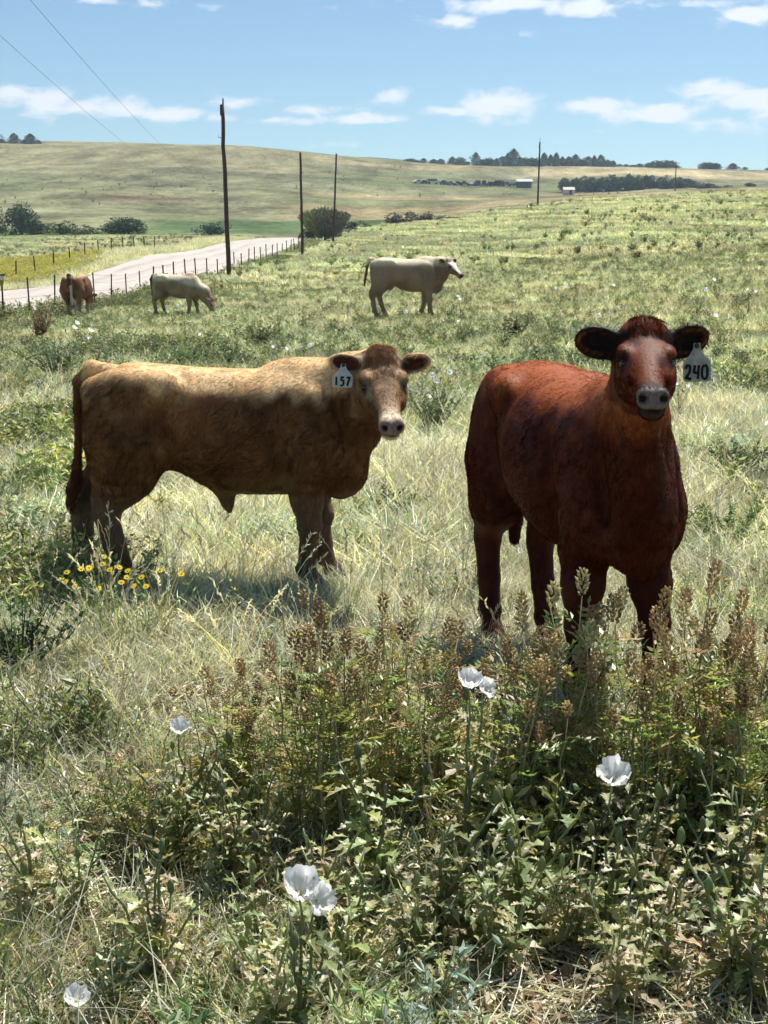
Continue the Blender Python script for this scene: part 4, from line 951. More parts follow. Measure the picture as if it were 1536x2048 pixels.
def build_meadow():
    rs = np.random.RandomState(33)
    def clear(x, y):
        m = np.ones(len(x), bool)
        for (b, ru, rv) in BARE: m &= np.hypot((x-b[0])/(ru/900.+.17), (y-b[1])/(rv/450.+.17)) > .8+.25*rs.rand(len(x))
        return m
    def put(name, src, x, y, sc, tilt=.05):
        if len(x) == 0: return
        return scatter(name, None, KD[src], np.stack([x, y, ground_z(x, y)], 1), sc, rs, tilt)
    def zn(x, y, seed, f): return vn2(x, y, f, seed)*.62+vn2(x, y, f*2.9, seed+1)*.38+rs.normal(0, .05, len(x))
    PICK = [('a', 1.9, 6.6, .36, .62, 1.0, ''), ('b', 6.6, 17, .58, .40, 1.05, '_beyond')]
    for tg, d0, d1, sp, f, sc, suf in PICK:
        x, y = grid_wedge(d0, d1, sp, rs, pad=2.2); k = clear(x, y); x, y = x[k], y[k]
        U = 768+x/y*F; dry, grn, sag, frb = zn(x, y, 301, f), zn(x, y, 311, f), zn(x, y, 321, f), zn(x, y, 331, f)
        dry = dry+.03+.05*((U < 640) & (y > 3.7) & (y < 6.2))-.10*(y < 3.6); sag = sag+.16*((U < 260) & (y < 4.6))+.08*((U > 1350) & (y > 4.5) & (y < 5.6))
        frb = frb-.25*(y < 3.25)+.07*((U > 180) & (y < 4.9) & (y > 3.15)); grn = grn+.1*((U > 1330) & (y > 5.6) & (y < 8))+.10*(y < 3.2)
        al = np.stack([dry+.02, grn, sag-.06, frb-.03, np.full(len(x), .53)+rs.normal(0, .05, len(x))], 1); w = al.argmax(1)
        for i, (nm, src) in enumerate((('dry_grass', 'straw_'), ('green_grass', 'green_'), ('silver_sage', 'sage_'), ('leafy_ground_cover', 'forb_'), ('mixed_grass', 'mixed_'))):
            m = w == i; put(nm+suf, src+tg, x[m], y[m], sc*(.8+.45*rs.rand(m.sum())))
    x, y = wedge(1500, 1.9, 6.0, rs, 1.2); put('fallen_litter', 'litter', x, y, .6+.9*rs.rand(len(x)), .03)
    x, y = grid_wedge(16, 62, 1.08, rs, pad=2); k = ~(on_road(x+.5, y) | on_road(x-.9, y) | on_road(x, y)); x, y = x[k], y[k]
    g, s, w_ = zn(x, y, 351, .10), zn(x, y, 361, .09)+.03, zn(x, y, 371, .13)-.14; w = np.stack([g, s, w_], 1).argmax(1)
    for i, (nm, src) in enumerate((('green_pasture', 'green_c'), ('dry_pasture', 'straw_c'), ('weedy_pasture', 'weed_c'))): m = w == i; put(nm, src, x[m], y[m], .62+.3*rs.rand(m.sum()), .02)
    x, y = grid_wedge(60, 215, 4.2, rs, pad=6)
    inb = (x > np.interp(y, RD, RRX)+4.2) | ((x < np.interp(y, RD, RLX)-4.5) & (y > 118)); x, y = x[inb], y[inb]
    g, s = zn(x, y, 381, .03), zn(x, y, 391, .035); w = (s > g)
    put('far_green_pasture', 'green_d', x[~w], y[~w], .85+.4*rs.rand((~w).sum()), .02); put('far_dry_pasture', 'straw_d', x[w], y[w], .85+.4*rs.rand(w.sum()), .02)
    x, y = wedge(300, 50, 200, rs, 1.0); k = (vn2(x, y, .06, 395) > .55) & (x > np.interp(y, RD, RRX)+1.5); put('far_weeds', 'far_weed', x[k], y[k], .6+.9*rs.rand(k.sum()))
    x, y = wedge(900, 300, 660, rs, .6); k = vn2(x, y, .012, 399) > .56; x, y = x[k], y[k]; put('hill_scrub', 'far_weed', x, y, .8+1.6*rs.rand(len(x))**3)
    n = 4200; y = 72+52*rs.rand(n); u = -120+330*rs.rand(n); x = (u-768)/F*y; lx = np.interp(y, RD, RLX); k = x < lx-1.6; put('yellow_bloom', 'yellow', x[k], y[k], .5+.7*rs.rand(k.sum()))
    n = 420; y = 38+95*rs.rand(n); x = fence_x(y)-.9+rs.rand(n)*1.6; put('ditch_weeds', 'far_weed', x, y, .6+.9*rs.rand(n))
    n = 1500; y = 60+95*rs.rand(n); x = np.interp(y, RD, RLX)-.2-rs.rand(n)*4.5; put('verge_grass', 'far_straw', x, y, .8+1.0*rs.rand(n))
    n = 900; y = 60+75*rs.rand(n); x = fence_x(y)-.6+rs.rand(n)*5.5; put('fence_line_grass', 'far_straw', x, y, .7+.7*rs.rand(n))
build_meadow()

# ---- the big leafy weeds: prickly poppies and wild licorice
def lobed_leaf(mb, base, d, up, L_, W_, col, r, lobes=4, curl=.25):
    d = nrm(d); s = nrm(np.cross(d, up)); n = np.cross(s, d); col = np.array(col)
    mid = []
    for i in range(lobes*2+2):
        t = i/(lobes*2+1.0); mid.append(base+d*L_*t+n*(-curl*L_*t*t)+n*.0)
    left, right = [], []
    for i, m_ in enumerate(mid):
        t = i/(len(mid)-1.0); env = math.sin(math.pi*min(1, t*.92+.08))**.8*W_*.5
        w = env*(1.0 if i % 2 else .38)*(.8+.4*r.rand()); fw = L_*.07*(1 if i % 2 else 0)
        zz = n*(.28*w+r.normal(0, .06*W_))
        if i == len(mid)-1: left.append(m_); right.append(m_)
        else: left.append(m_+s*w+d*fw+zz); right.append(m_-s*w+d*fw+zz)
    k = len(mid); V = mid+left+right; Fs = []
    for i in range(k-1): Fs += [[i, i+1, k+i+1, k+i], [i+1, i, 2*k+i, 2*k+i+1]]
    C = np.tile(col, (3*k, 1)); C[:k] = col*.7+np.array([.42, .44, .26])*.3
    mb.add(V, Fs, C)
def make_flower(parent, c, nrmv, rad, seed, openness=.8):
    """six crumpled white petals round a yellow boss"""
    r = np.random.RandomState(seed); z = nrm(nrmv); x = nrm(np.cross(z, [.3, .8, .1])); y = np.cross(z, x); mb = MB()
    for p in range(6):
        a0 = p*math.pi/3+r.normal(0, .12); nu, nv = 6, 7; V = []; lift = (1-openness)*.9+r.normal(0, .12)+(.10 if p % 2 else 0)
        for i in range(nu+1):
            t = i/nu
            for j in range(nv+1):
                q = (j/nv-.5)*2; ang = a0+q*.80*(.4+.6*math.sqrt(t)); rr = rad*t*(1-.13*q*q*t)*(.93+.1*r.rand())
                h = rad*(lift*t*t+.25*t+.05*math.sin(q*7+p)*t+r.normal(0, .095)*t)
                V.append(c+(x*math.cos(ang)+y*math.sin(ang))*rr*(1-.25*lift*t)+z*h)
        mb.add(V, [[i*(nv+1)+j, i*(nv+1)+j+1, (i+1)*(nv+1)+j+1, (i+1)*(nv+1)+j] for i in range(nu) for j in range(nv)], (.96, .96, .95))
    fl = mb.build('flower', M_PETAL, parent, True)
    st = MB()
    for i in range(50):
        d = nrm(z*.9+r.normal(0, .55, 3)); st.tube([c+z*rad*.02, c+z*rad*.04+d*rad*.09, c+z*rad*.04+d*rad*.115], [.0005, .0005, .0010], 3, (.72, .62, .25), cap=True)
    st.build('stamens', M_YEL, fl)
    return fl
PCOL = [(.30, .36, .12), (.38, .43, .16), (.22, .29, .10), (.48, .46, .16), (.40, .33, .15)]
def poppy_plant(seed, h, width, flowers, leafy_n=26, stems=4, colk=1.0):
    """flowers: list of (x, y, z, facing, radius) in plant space"""
    r = np.random.RandomState(seed); root = empty('prickly_poppy'); sb = MB(); lb = MB(); tips = []
    for (fx, fy, fz, fd, fr) in flowers: tips.append(np.array([fx, fy, fz]))
    while len(tips) < stems: a = r.rand()*6.28; tips.append(np.array([math.cos(a)*width*r.rand(), math.sin(a)*width*r.rand(), h*(.6+.4*r.rand())]))
    for ti, tip in enumerate(tips):
        t = np.linspace(0, 1, 8)[:, None]; P = tip*t**1.0; P[:, :2] = tip[:2]*t**1.6; P = P+np.concatenate([[[0, 0, -.02]], r.normal(0, .006, (6, 3)), [[0, 0, 0]]])
        sb.tube(P, np.linspace(.0055, .0025, 8), 6, np.array((.26, .31, .16))*colk)
        n = max(4, leafy_n//len(tips))
        for i in range(n):
            q = .12+.82*(i+r.rand()*.6)/n; k = q*7; ki = min(int(k), 6); c = P[ki]*(1-(k-ki))+P[ki+1]*(k-ki)
            a = i*2.4+r.normal(0, .4); d = np.array([math.cos(a), math.sin(a), .35+.5*r.rand()]); L_ = (.108-.062*q)*(.45+.8*r.rand())*(h/.5)**.4
            lobed_leaf(lb, c, d, (0, 0, 1), L_, L_*(.42+.2*r.rand()), np.array(PCOL[r.randint(5)] if r.rand() > .26 else (.56, .47, .31))*(.7+.6*r.rand())*colk, r, 4, .1+1.0*r.rand())
        if ti >= len(flowers) and r.rand() < .25:      # seed pod
            sb.tube([tip, tip+[0, 0, .012], tip+[0, 0, .03], tip+[0, 0, .04]], [.004, .010, .008, .002], 6, (.20, .24, .10))
    sb.build('stem', M_LEAF, root, True); lb.build('foliage', M_LEAF, root)
    for i, (fx, fy, fz, fd, fr) in enumerate(flowers): make_flower(root, np.array([fx, fy, fz+.003]), fd, fr, seed*7+i, .30+.35*r.rand())
    return root

def burr_head(mb, c, d, ln, rad, col, r):
    """upright bristly seed cluster"""
    d = nrm(d); x = nrm(np.cross(d, [.2, .9, .3])); y = np.cross(d, x); n = int(34*ln/.06)
    for i in range(n):
        t = (i+.5)/n; a = i*2.4; o = x*math.cos(a)+y*math.sin(a); env = math.sin(math.pi*(t*.86+.09))**.6
        p = c+d*ln*t+o*rad*.35*env; q = nrm(o+d*(.5+.5*r.rand())); l = rad*.95*env+.004; w = .0042
        s = nrm(np.cross(q, d)); u = np.cross(s, q); cc = np.array(col)*(.6+.8*r.rand())
        mb.add([p, p+q*l*.5+s*w, p+q*l, p+q*l*.5-s*w, p+q*l*.5+u*w, p+q*l*.5-u*w], [[0,1,4],[1,2,4],[2,3,4],[3,0,4],[0,5,1],[1,5,2],[2,5,3],[3,5,0]], cc)
BURR = [(.42, .30, .15), (.48, .37, .20), (.58, .49, .29), (.36, .25, .13), (.54, .49, .27)]
def licorice_plant(seed, h, nst=4, spread=.22, green=1.0, lean=(0, 0)):
    r = np.random.RandomState(seed); root = empty('wild_licorice'); sb = MB(); lb = MB(); heads = []
    bc = BURR[r.randint(5)]
    for s_ in range(nst):
        a = r.rand()*6.28; hh = h*(.65+.38*r.rand()) if s_ else h; tip = np.array([math.cos(a)*spread*r.rand()+lean[0]*hh, math.sin(a)*spread*r.rand()+lean[1]*hh, hh])
        t = np.linspace(0, 1, 8)[:, None]; P = tip*t; P[:, :2] = tip[:2]*t**1.4; P[1:] += r.normal(0, .007, (7, 3)); P[0, 2] = -.02
        sb.tube(P, np.linspace(.0035, .0016, 8), 5, np.array((.40, .38, .20)) if r.rand() < .5 else np.array((.58, .50, .34)))
        for i in range(int(7*h/.5)):
            q = .15+.75*(i+r.rand())/(7*h/.5); k = q*7; ki = min(int(k), 6); c = P[ki]*(1-(k-ki))+P[ki+1]*(k-ki)
            an = r.rand()*6.28; d = nrm([math.cos(an), math.sin(an), .25+.5*r.rand()]); RL = .075+.05*r.rand(); sd = nrm(np.cross(d, [0, 0, 1]))
            cc = np.array([(.36, .42, .11), (.27, .36, .09), (.48, .46, .15), (.52, .40, .20), (.22, .30, .09)][r.choice(5, p=[.28, .2, .22, .2, .1])])*green*(.8+.4*r.rand())
            lb.tube([c, c+d*RL*.5, c+d*RL+[0, 0, -.01]], [.0011, .0009, .0006], 3, cc, cap=False)
            for j in range(5):                       # paired leaflets
                for e in (-1, 1):
                    p = c+d*RL*(.3+.16*j)-[0, 0, .002*j]; dd = nrm(sd*e+d*.45+[0, 0, .1]+r.normal(0, .15, 3)); nn = nrm(np.cross(dd, d)); L_ = .030*(.7+.5*r.rand()); w = .0055*(.8+.4*r.rand())
                    m1 = np.cross(nn, dd)*w; lb.add([p, p+dd*L_*.5+m1+nn*.003, p+dd*L_, p+dd*L_*.5-m1+nn*.003], [[0, 1, 2], [0, 2, 3]], cc)
            dd = d; p = c+d*RL; lb.add([p, p+dd*.012+sd*.006, p+dd*.028, p+dd*.012-sd*.006], [[0, 1, 2], [0, 2, 3]], cc)
        for i in range(r.randint(1, 3)):
            q = 1.0 if i == 0 else .70+.25*r.rand(); k = q*7; ki = min(int(k), 6); c = P[ki]*(1-(k-ki))+P[ki+1]*(k-ki); an = r.rand()*6.28
            off = np.array([math.cos(an), math.sin(an), 1.2])*(.018 if i else 0); sb.tube([c, c+off], [.0014, .0012], 3, (.26, .22, .11), cap=False) if i else None
            heads.append((c+off, nrm([math.cos(an)*.25, math.sin(an)*.25, 1]), .040+.032*r.rand(), .012+.007*r.rand()))
    st = sb.build('stem', M_DRY, root, True); lb.build('foliage', M_LEAF, root)
    for (c, d, ln, ra) in heads:
        hb = MB(); burr_head(hb, c, d, ln, ra, bc, r); hb.build('seed_head', M_DRY, root)
    return root

ORD = ['first','second','third','fourth','fifth','sixth','seventh','eighth','ninth','tenth','eleventh','twelfth','thirteenth','fourteenth','fifteenth','sixteenth','seventeenth','eighteenth','nineteenth','twentieth']
TENS = {2: 'twenty', 3: 'thirty', 4: 'forty', 5: 'fifty', 6: 'sixty', 7: 'seventy', 8: 'eighty', 9: 'ninety', 10: 'hundred', 11: 'hundred and ten', 12: 'hundred and twenty'}
def ordw(i):
    if i < 20: return ORD[i]
    t, o = divmod(i+1, 10)
    if i >= 99: return ('hundred-and-'+ordw(i-100)) if i > 99 else 'hundredth'
    return {8: 'eightieth', 9: 'ninetieth', 2: 'twentieth', 3: 'thirtieth', 4: 'fortieth', 5: 'fiftieth', 6: 'sixtieth', 7: 'seventieth'}[t] if o == 0 else TENS[t]+'-'+ORD[o-1]

def at_height(u, v, h):
    """ground point whose plant of height h has its tip at pixel (u, v)"""
    dx, dy, dz = px_dir(u, v); t = np.linspace(2.0, 400, 20000) if v < 900 else np.linspace(1.5, 20, 6000)
    X, Y, Z = dx*t, dy*t, EYE+dz*t; d = Z-h-ground_z(X, Y); k = np.where(d < 0)[0][0]; return X[k], Y[k]

def build_poppies():
    # (u, v of the flower, plant height, flower radius px-free metres, extra flower offsets, label)
    near = [
     (598, 1792, .36, .046, [(.034, -.004, -.014)], 'prickly poppy with the biggest double white flower, low in the front weeds'),
     (1225, 1566, .42, .048, [], 'prickly poppy with one broad white cup flower under the pale bent stick'),
     (938, 1376, .38, .040, [(.035, .01, -.012)], 'prickly poppy with ragged white flower before the red steer\'s hind leg'),
     (357, 1466, .28, .034, [], 'prickly poppy with a small flat white flower at the front of the straw grass'),
     (152, 2006, .12, .032, [], 'low prickly poppy with one drooping white flower on bare earth'),
    ]
    for i, (u, v, h, fr, ex, lb) in enumerate(near):
        x, y = at_height(u, v, h)
        if i in (2, 3, 5): dx, dy, dz = px_dir(u, v); y = (0, 0, 3.28, 3.45, 0, 3.32)[i]; x = dx/dy*y; h = EYE+dz/dy*y-gz(x, y)
        f = (-x*.16+.12, -.30, .92); fl = [(0, 0, h, f, fr)]+[(a, b, h+c, (.5, -.55, .65), fr*.8) for a, b, c in ex]
        p = poppy_plant(500+i, h, .16, fl, 36 if h > .3 else 16, 5 if h > .3 else 3); p.location = (x, y, gz(x, y)); tag(p, lb, 'flowering plant', 'prickly poppies')
    # leafy poppies without open flowers, nearest the camera
    gl = [(300, 1700, .34), (760, 1500, .42), (1060, 1560, .40), (960, 1500, .36), (60, 1600, .34), (1010, 1700, .32), (830, 1720, .30), (1330, 1660, .36), (1480, 1560, .40), (640, 1620, .34), (450, 1560, .32), (150, 1640, .28), (1150, 1680, .3), (880, 1850, .22), (1290, 1800, .24)]
    protos = [poppy_plant(540+i, .38, .19, [], 80, 7) for i in range(4)]
    used = [False]*4
    rq = np.random.RandomState(12)
    gl += [(330+1200*rq.rand(), 1430+420*rq.rand(), .26+.14*rq.rand()) for k in range(15)]
    gl.sort()
    for i, (u, v, h) in enumerate(gl):
        x, y = at_height(u, v, h); k = i % 4; p = protos[k] if not used[k] else copy_tree(protos[k]); used[k] = True
        p.location = (x, y, gz(x, y)); p.rotation_euler = (0, 0, i*1.7); p.scale = (h/.38,)*3
        tag(p, 'flowerless prickly poppy in the front weeds, %s from the left of its kind' % ordw(i), 'leafy plant', 'prickly poppies without flowers')
    # middle distance: clumps with flowers where the photograph shows them
    mid = [(878, 752, .42, 3, 'bushy prickly poppy with white flowers right beside the calf\'s far ear'), (866, 800, .3, 1, 'short prickly poppy just below the bush by the calf\'s ear'), (560, 706, .40, 2, 'prickly poppy with flowers just above the middle of the calf\'s back'), (604, 704, .36, 1, 'prickly poppy with one flower above the calf\'s shoulder'),
           (160, 663, .55, 3, 'dark leafy prickly poppy with three flowers behind the calf\'s rump'), (193, 688, .42, 1, 'single flowered prickly poppy just above the calf\'s tail head'), (1180, 645, .45, 1, 'prickly poppy with one flower above the steer\'s dark ear by its crown'), (1442, 645, .42, 1, 'prickly poppy with one flower above the steer\'s tagged ear'),
           (1362, 772, .35, 2, 'prickly poppy with flowers between the steer\'s cheek and its tag'), (797, 636, .45, 1, 'prickly poppy with one flower at the cream cow\'s belly'), (922, 603, .45, 2, 'prickly poppy with flowers in front of the cream cow\'s chest'), (925, 652, .4, 1, 'prickly poppy with one flower between cream cow and steer'),
           (1396, 592, .5, 1, 'prickly poppy with the brightest flower in the field above the tagged ear'), (1437, 570, .5, 1, 'small far prickly poppy above and beyond the brightest flower'), (1500, 590, .5, 2, 'prickly poppy with two flowers at the right end of the field'), (1120, 583, .5, 2, 'prickly poppy with two tiny flowers straight above the dark ear'),
           (1235, 581, .5, 1, 'prickly poppy with one tiny flower above the steer\'s crown'), (412, 680, .42, 1, 'prickly poppy with a flower below the grazing cow\'s head'), (345, 620, .45, 1, 'prickly poppy with one flower under the grazing cow\'s belly'), (955, 1010, .25, 1, 'low prickly poppy hidden in grass at the steer\'s flank'),
           (1545, 850, .4, 1, 'prickly poppy in the grass to the right of the steer'), (1010, 640, .55, 0, 'tall dark branching poppy without flowers between cow and steer')]
    mp = {n: poppy_plant(580+n, .45, .24, [((.12*math.cos(2.2*j)), .12*math.sin(2.2*j), .45-.04*j, (.1, -.6, .8), .042) for j in range(n)], 46, 8) for n in (0, 1, 2, 3)}
    done = set()
    for i, (u, v, h, n, lb) in enumerate(mid):
        x, y = at_height(u, v, h*.95); p = mp[n] if n not in done else copy_tree(mp[n]); done.add(n)
        sc = h/.45*(1.15 if y > 14 else 1.0); p.location = (x, y, gz(x, y)); p.rotation_euler = (0, 0, i*2.1); p.scale = (sc,)*3
        tag(p, lb, 'flowering plant' if n else 'leafy plant', 'prickly poppies in the pasture')
build_poppies()

def build_licorice():
    rs = np.random.RandomState(77)
    # tips of the burr stalks as they stand against the grass, (u, v, height)
    tall = [(1200,1030,.62),(1262,1045,.60),(1300,1048,.58),(1180,1075,.55),(1395,1078,.60),(1110,1085,.55),(1480,1140,.55),(1430,1120,.55),(1050,1160,.48),(1024,1175,.46),
            (1345,1110,.52),(1240,1120,.52),(1150,1110,.5),(1310,1160,.46),(1210,1170,.45),(1100,1200,.44),(1270,1200,.44),(1360,1200,.44),(1440,1210,.44),(1500,1190,.46),
            (800,1150,.45),(780,1175,.44),(700,1185,.42),(665,1170,.44),(740,1210,.42),(830,1200,.40),(870,1225,.40),(640,1230,.38),(590,1235,.38),(700,1260,.38),(770,1260,.38),(840,1280,.36),(900,1290,.36),(950,1250,.38),
            (600,1300,.35),(650,1330,.34),(720,1330,.34),(560,1330,.34),(790,1340,.34),(860,1360,.32),(410,1350,.32),(375,1372,.30),(325,1392,.30),(440,1390,.30),(500,1380,.30),(520,1330,.34),
            (245,1490,.30),(285,1580,.26),(205,1500,.28),(270,1520,.26),(70,1590,.28),(130,1640,.22),(540,1460,.3),(620,1440,.3),(700,1450,.3),(880,1430,.32),(930,1440,.32),(560,1560,.26),(500,1620,.25),(1180,1300,.4),(1240,1330,.38),(1400,1330,.4),(1500,1300,.42),(1460,1400,.38),(1120,1380,.36),(1330,1400,.36),(1050,1400,.34),(1180,1460,.34),(1290,1480,.34),(1420,1500,.34),(1000,1480,.3)]
    tall = [q for i, q in enumerate(tall) if not (q[0] > 1000 and q[1] < 1310 and i % 5 in (1, 3))]
    for k in range(64):      # the band of drier stalks between the calf and the front weeds
        u = 430+1080*rs.rand(); lo = np.interp(u, [430, 650, 1000, 1536], [1300, 1190, 1180, 1130]); tall.append((u, lo+rs.rand()*230, .28+.14*rs.rand()))
    tall = [(u, v+25 if (u > 1000 and v < 1310) else v, h) for u, v, h in tall]; tall.sort()
    protos = [licorice_plant(700+i, .5, 1+i % 3, .11, 1.0) for i in range(9)]; used = [False]*9
    for i, (u, v, h) in enumerate(tall):
        if u > 380:
            dx, dy, dz = px_dir(u, v); y = 3.35+.35*rs.rand()+(.35*rs.rand() if u < 1000 else 0)+.25*(v > 1330)*(u < 1000); y = min(y, 4.3); x = dx/dy*y; h = EYE+dz/dy*y-gz(x, y)
        else: x, y = at_height(u, v, h)
        k = rs.randint(9) if i >= 9 else i
        p = protos[k] if not used[k] else copy_tree(protos[k]); used[k] = True
        p.location = (x, y, gz(x, y)); p.rotation_euler = (rs.normal(0, .08), rs.normal(0, .08), rs.rand()*6.28); p.scale = (min(1.0, max(.72, h/.58)), min(1.0, max(.72, h/.58)), min(1.45, max(.5, h/.58)))
        tag(p, 'wild licorice stalks with brown burrs, %s from the left of its kind' % ordw(i), 'burr weed', 'wild licorice in the front weeds')
build_licorice()

def build_small_plants():
    # yellow composite flowers by the calf's hind hooves
    r = np.random.RandomState(9)
    spots = [(180, 1140, .24, 'yellow daisy clump against the calf\'s hind hooves'), (205, 1158, .27, 'yellow daisy clump just before the calf\'s hind hooves'), (272, 1150, .28, 'yellow daisy clump to the right of the calf\'s hind hooves'), (300, 1163, .26, 'yellow daisy clump farthest from the calf\'s hind hooves'), (150, 1168, .22, 'yellow daisy clump nearest the dark shrub on the left')]
    for i, (u, v, h, lb) in enumerate(spots):
        x, y = at_height(u, v, h); root = empty('yellow_daisy', (x, y, gz(x, y))); t = forb(900+i, h, 8, 14, .03, [G1, G2], G2, .9); obj('foliage', mesh('foliage', *t[:2], M_LEAF, t[2]), root)
        for j in range(4):
            c = np.array([r.normal(0, .07), r.normal(0, .05), h*(.85+.35*r.rand())]); fb = MB(); n = 9; z = nrm([r.normal(0, .3), -.5, .9]); a_ = nrm(np.cross(z, [1, .2, 0])); b_ = np.cross(z, a_)
            for q in range(n):
                a = q*6.283/n; d = a_*math.cos(a)+b_*math.sin(a); s = np.cross(z, d); fb.add([c, c+d*.009+s*.005, c+d*.017+z*.002, c+d*.009-s*.005], [[0, 1, 2], [0, 2, 3]], (.80, .62, .02))
            fb.tube([c-z*.001, c+z*.004], [.006, .004], 8, (.66, .46, .03)); fb.tube([np.array([c[0]*.4, c[1]*.4, 0]), c-z*.001], [.0014, .001], 3, (.2, .24, .08), cap=False); fb.build('flower', M_YEL, root)
        tag(root, lb, 'flowering plant', 'yellow daisies')
    # dark green feathery bushlet at the left edge and others in the pasture
    bl = [(35, 1215, .34, .32, (.075, .125, .04), 'dark green feathery bush low at the left edge'), (1030, 640, .5, .3, (.13, .14, .07), 'dark branching weed standing between the cream cow and the steer'),
          (520, 655, .5, .5, (.16, .18, .09), 'loose weed clump in the grass above the calf\'s shoulder'), (870, 790, .45, .32, (.14, .17, .10), 'grey-green bush beside the calf\'s muzzle'), (1190, 655, .4, .45, (.24, .28, .21), 'silvery bush above the steer\'s left-hand ear'),
          (110, 695, .55, .6, (.10, .14, .075), 'dark grassy clump above the calf\'s rump'), (1490, 900, .3, .4, (.12, .17, .06), 'green weed patch to the right of the steer'), (780, 985, .22, .3, (.08, .13, .04), 'small dark green weed between calf and steer'),
          (75, 625, .8, .5, (.15, .11, .07), 'rusty weed at the foot of the second fence post'), (1460, 1020, .26, .4, (.14, .22, .06), 'bright green leafy patch to the right of the steer\'s knees')]
    for i, (u, v, h, w, c, lb) in enumerate(bl):
        x, y = at_height(u, v, h*.8); root = empty('bushy_weed', (x, y, gz(x, y))); c = np.array(c); q = w/.35
        t = forb(950+i, h, int(26*q), 46, .030*(1+y/25), [c, c*1.3, c*.75], c*.9, 1.3*w/h); obj('foliage', mesh('foliage', *t[:2], M_LEAF, t[2]), root)
        sb = MB()
        for k in range(5): a = k*1.3; sb.tube([(0, 0, -.02), (math.cos(a)*w*.2, math.sin(a)*w*.2, h*.5), (math.cos(a)*w*.4, math.sin(a)*w*.4, h*.85)], [.005, .004, .002], 5, c*.8)
        sb.build('stem', M_DRY, root); tag(root, lb, 'weed', 'bushy weeds in the pasture')
    # pale dead stalks and sticks in the foreground
    def pxp(u, v, D): dx, dy, dz = px_dir(u, v); t = D/dy; return np.array([dx*t, D, EYE+dz*t])
    sticks = [('dead_stalk', [[(1330, 1618), (1395, 1545), (1430, 1512), (1488, 1508)], [(1395, 1545), (1460, 1563), (1482, 1562)], [(1395, 1545), (1330, 1553)]], 3.55, .0050, 'pale forked dead stalk to the right of the broad white flower'),
              ('dead_stalk', [[(350, 1710), (440, 1765), (520, 1835), (560, 1850)], [(380, 1688), (450, 1740)]], 3.35, .0035, 'straw-coloured stalk leaning beside the biggest double white flower'),
              ('dead_stalk', [[(1295, 1868), (1335, 1828), (1362, 1808)], [(1295, 1868), (1250, 1895)]], 3.2, .0050, 'grey stick lying near the bottom right earth'),
              ('dead_stalk', [[(560, 1145), (600, 1165), (660, 1215), (690, 1240)], [(540, 1110), (600, 1165)]], 5.1, .0025, 'bright straw stalk crossing in front of the calf\'s front hooves'),
              ('dead_stalk', [[(760, 1060), (840, 1050), (930, 1045)]], 5.6, .0018, 'long thin straw arching between the calf and the steer'),
              ('dead_stalk', [[(195, 1040), (212, 1080), (222, 1130)], [(212, 1055), (222, 1100)]], 5.7, .0022, 'thin pink straw in front of the calf\'s hind leg'),
              ('dead_stalk', [[(0, 1560), (60, 1450), (100, 1340)]], 3.9, .0028, 'single leaning straw stalk at the left edge'),
              ('dead_stalk', [[(770, 1935), (880, 1905), (985, 1905)], [(880, 1905), (905, 1930)]], 3.05, .0045, 'brown fallen twig on the bottom earth')]
    for nm, brs, D, rad, lb in sticks:
        mb = MB(); r2 = np.random.RandomState(int(D*100)); bs = pxp(*brs[0][0], D); g = gz(bs[0], bs[1]); base = np.array([bs[0], bs[1], g])
        for b in brs:
            P = np.array([pxp(u, v, D+.03*j) for j, (u, v) in enumerate(b)]); tt = np.linspace(0, len(P)-1, 4*len(P)); a = np.arange(len(P)); P = np.stack([pchip(a, P[:, i], tt) if len(P) > 2 else np.interp(tt, a, P[:, i]) for i in range(3)], 1)+r2.normal(0, .0022, (len(tt), 3))
            P[:, 2] = np.maximum(P[:, 2], ground_z(P[:, 0], P[:, 1])+.004)
            mb.tube(P-base, np.linspace(rad, rad*.55, len(P)), 6, (.50, .42, .29))
        if bs[2]-g > .02: mb.tube([bs-base, np.array([0.02, .03, -.03])], [rad, rad*1.1], 6, (.42, .34, .22))
        o = mb.build(nm, M_DRY, None, True, base); tag(o, lb, 'stalk', 'dead stalks in the weeds')
build_small_plants()

# ================================================================== far things: trees, poles, fences, vehicles, buildings
def crown_conifer(seed, n, leaf, col, cone=.7, wide=.30, lumps=5):
    r = np.random.RandomState(seed); mb = MB(); ph = r.rand(lumps)*6.28; am = .12+.25*r.rand(lumps)
    t = r.rand(n)**.85; a = r.rand(n)*6.283
    prof = wide*np.minimum(1, (1-t)*(1.2+cone)+.02)**(.75)*np.minimum(1, t*4+.65)
    lob = 1+sum(am[i]*np.sin((i+2)*a+ph[i]+t*7*(i-2)) for i in range(lumps))*.55
    rr = prof*lob*np.sqrt(.05+.95*r.rand(n)); t = np.clip(t+r.normal(0, .03, n)-.02, 0, 1); c = np.stack([np.cos(a)*rr, np.sin(a)*rr, t+r.normal(0, .012, n)], 1)
    d = r.normal(0, 1, (n, 3))+[0, 0, .4]
    cc = [np.array(col)*(.6+.8*r.rand()) for _ in range(n)]
    leaf_quads(c, d, leaf*(.6+.8*r.rand(n)), leaf*.75*(.6+.8*r.rand(n)), cc, r, mb, .15); return mb
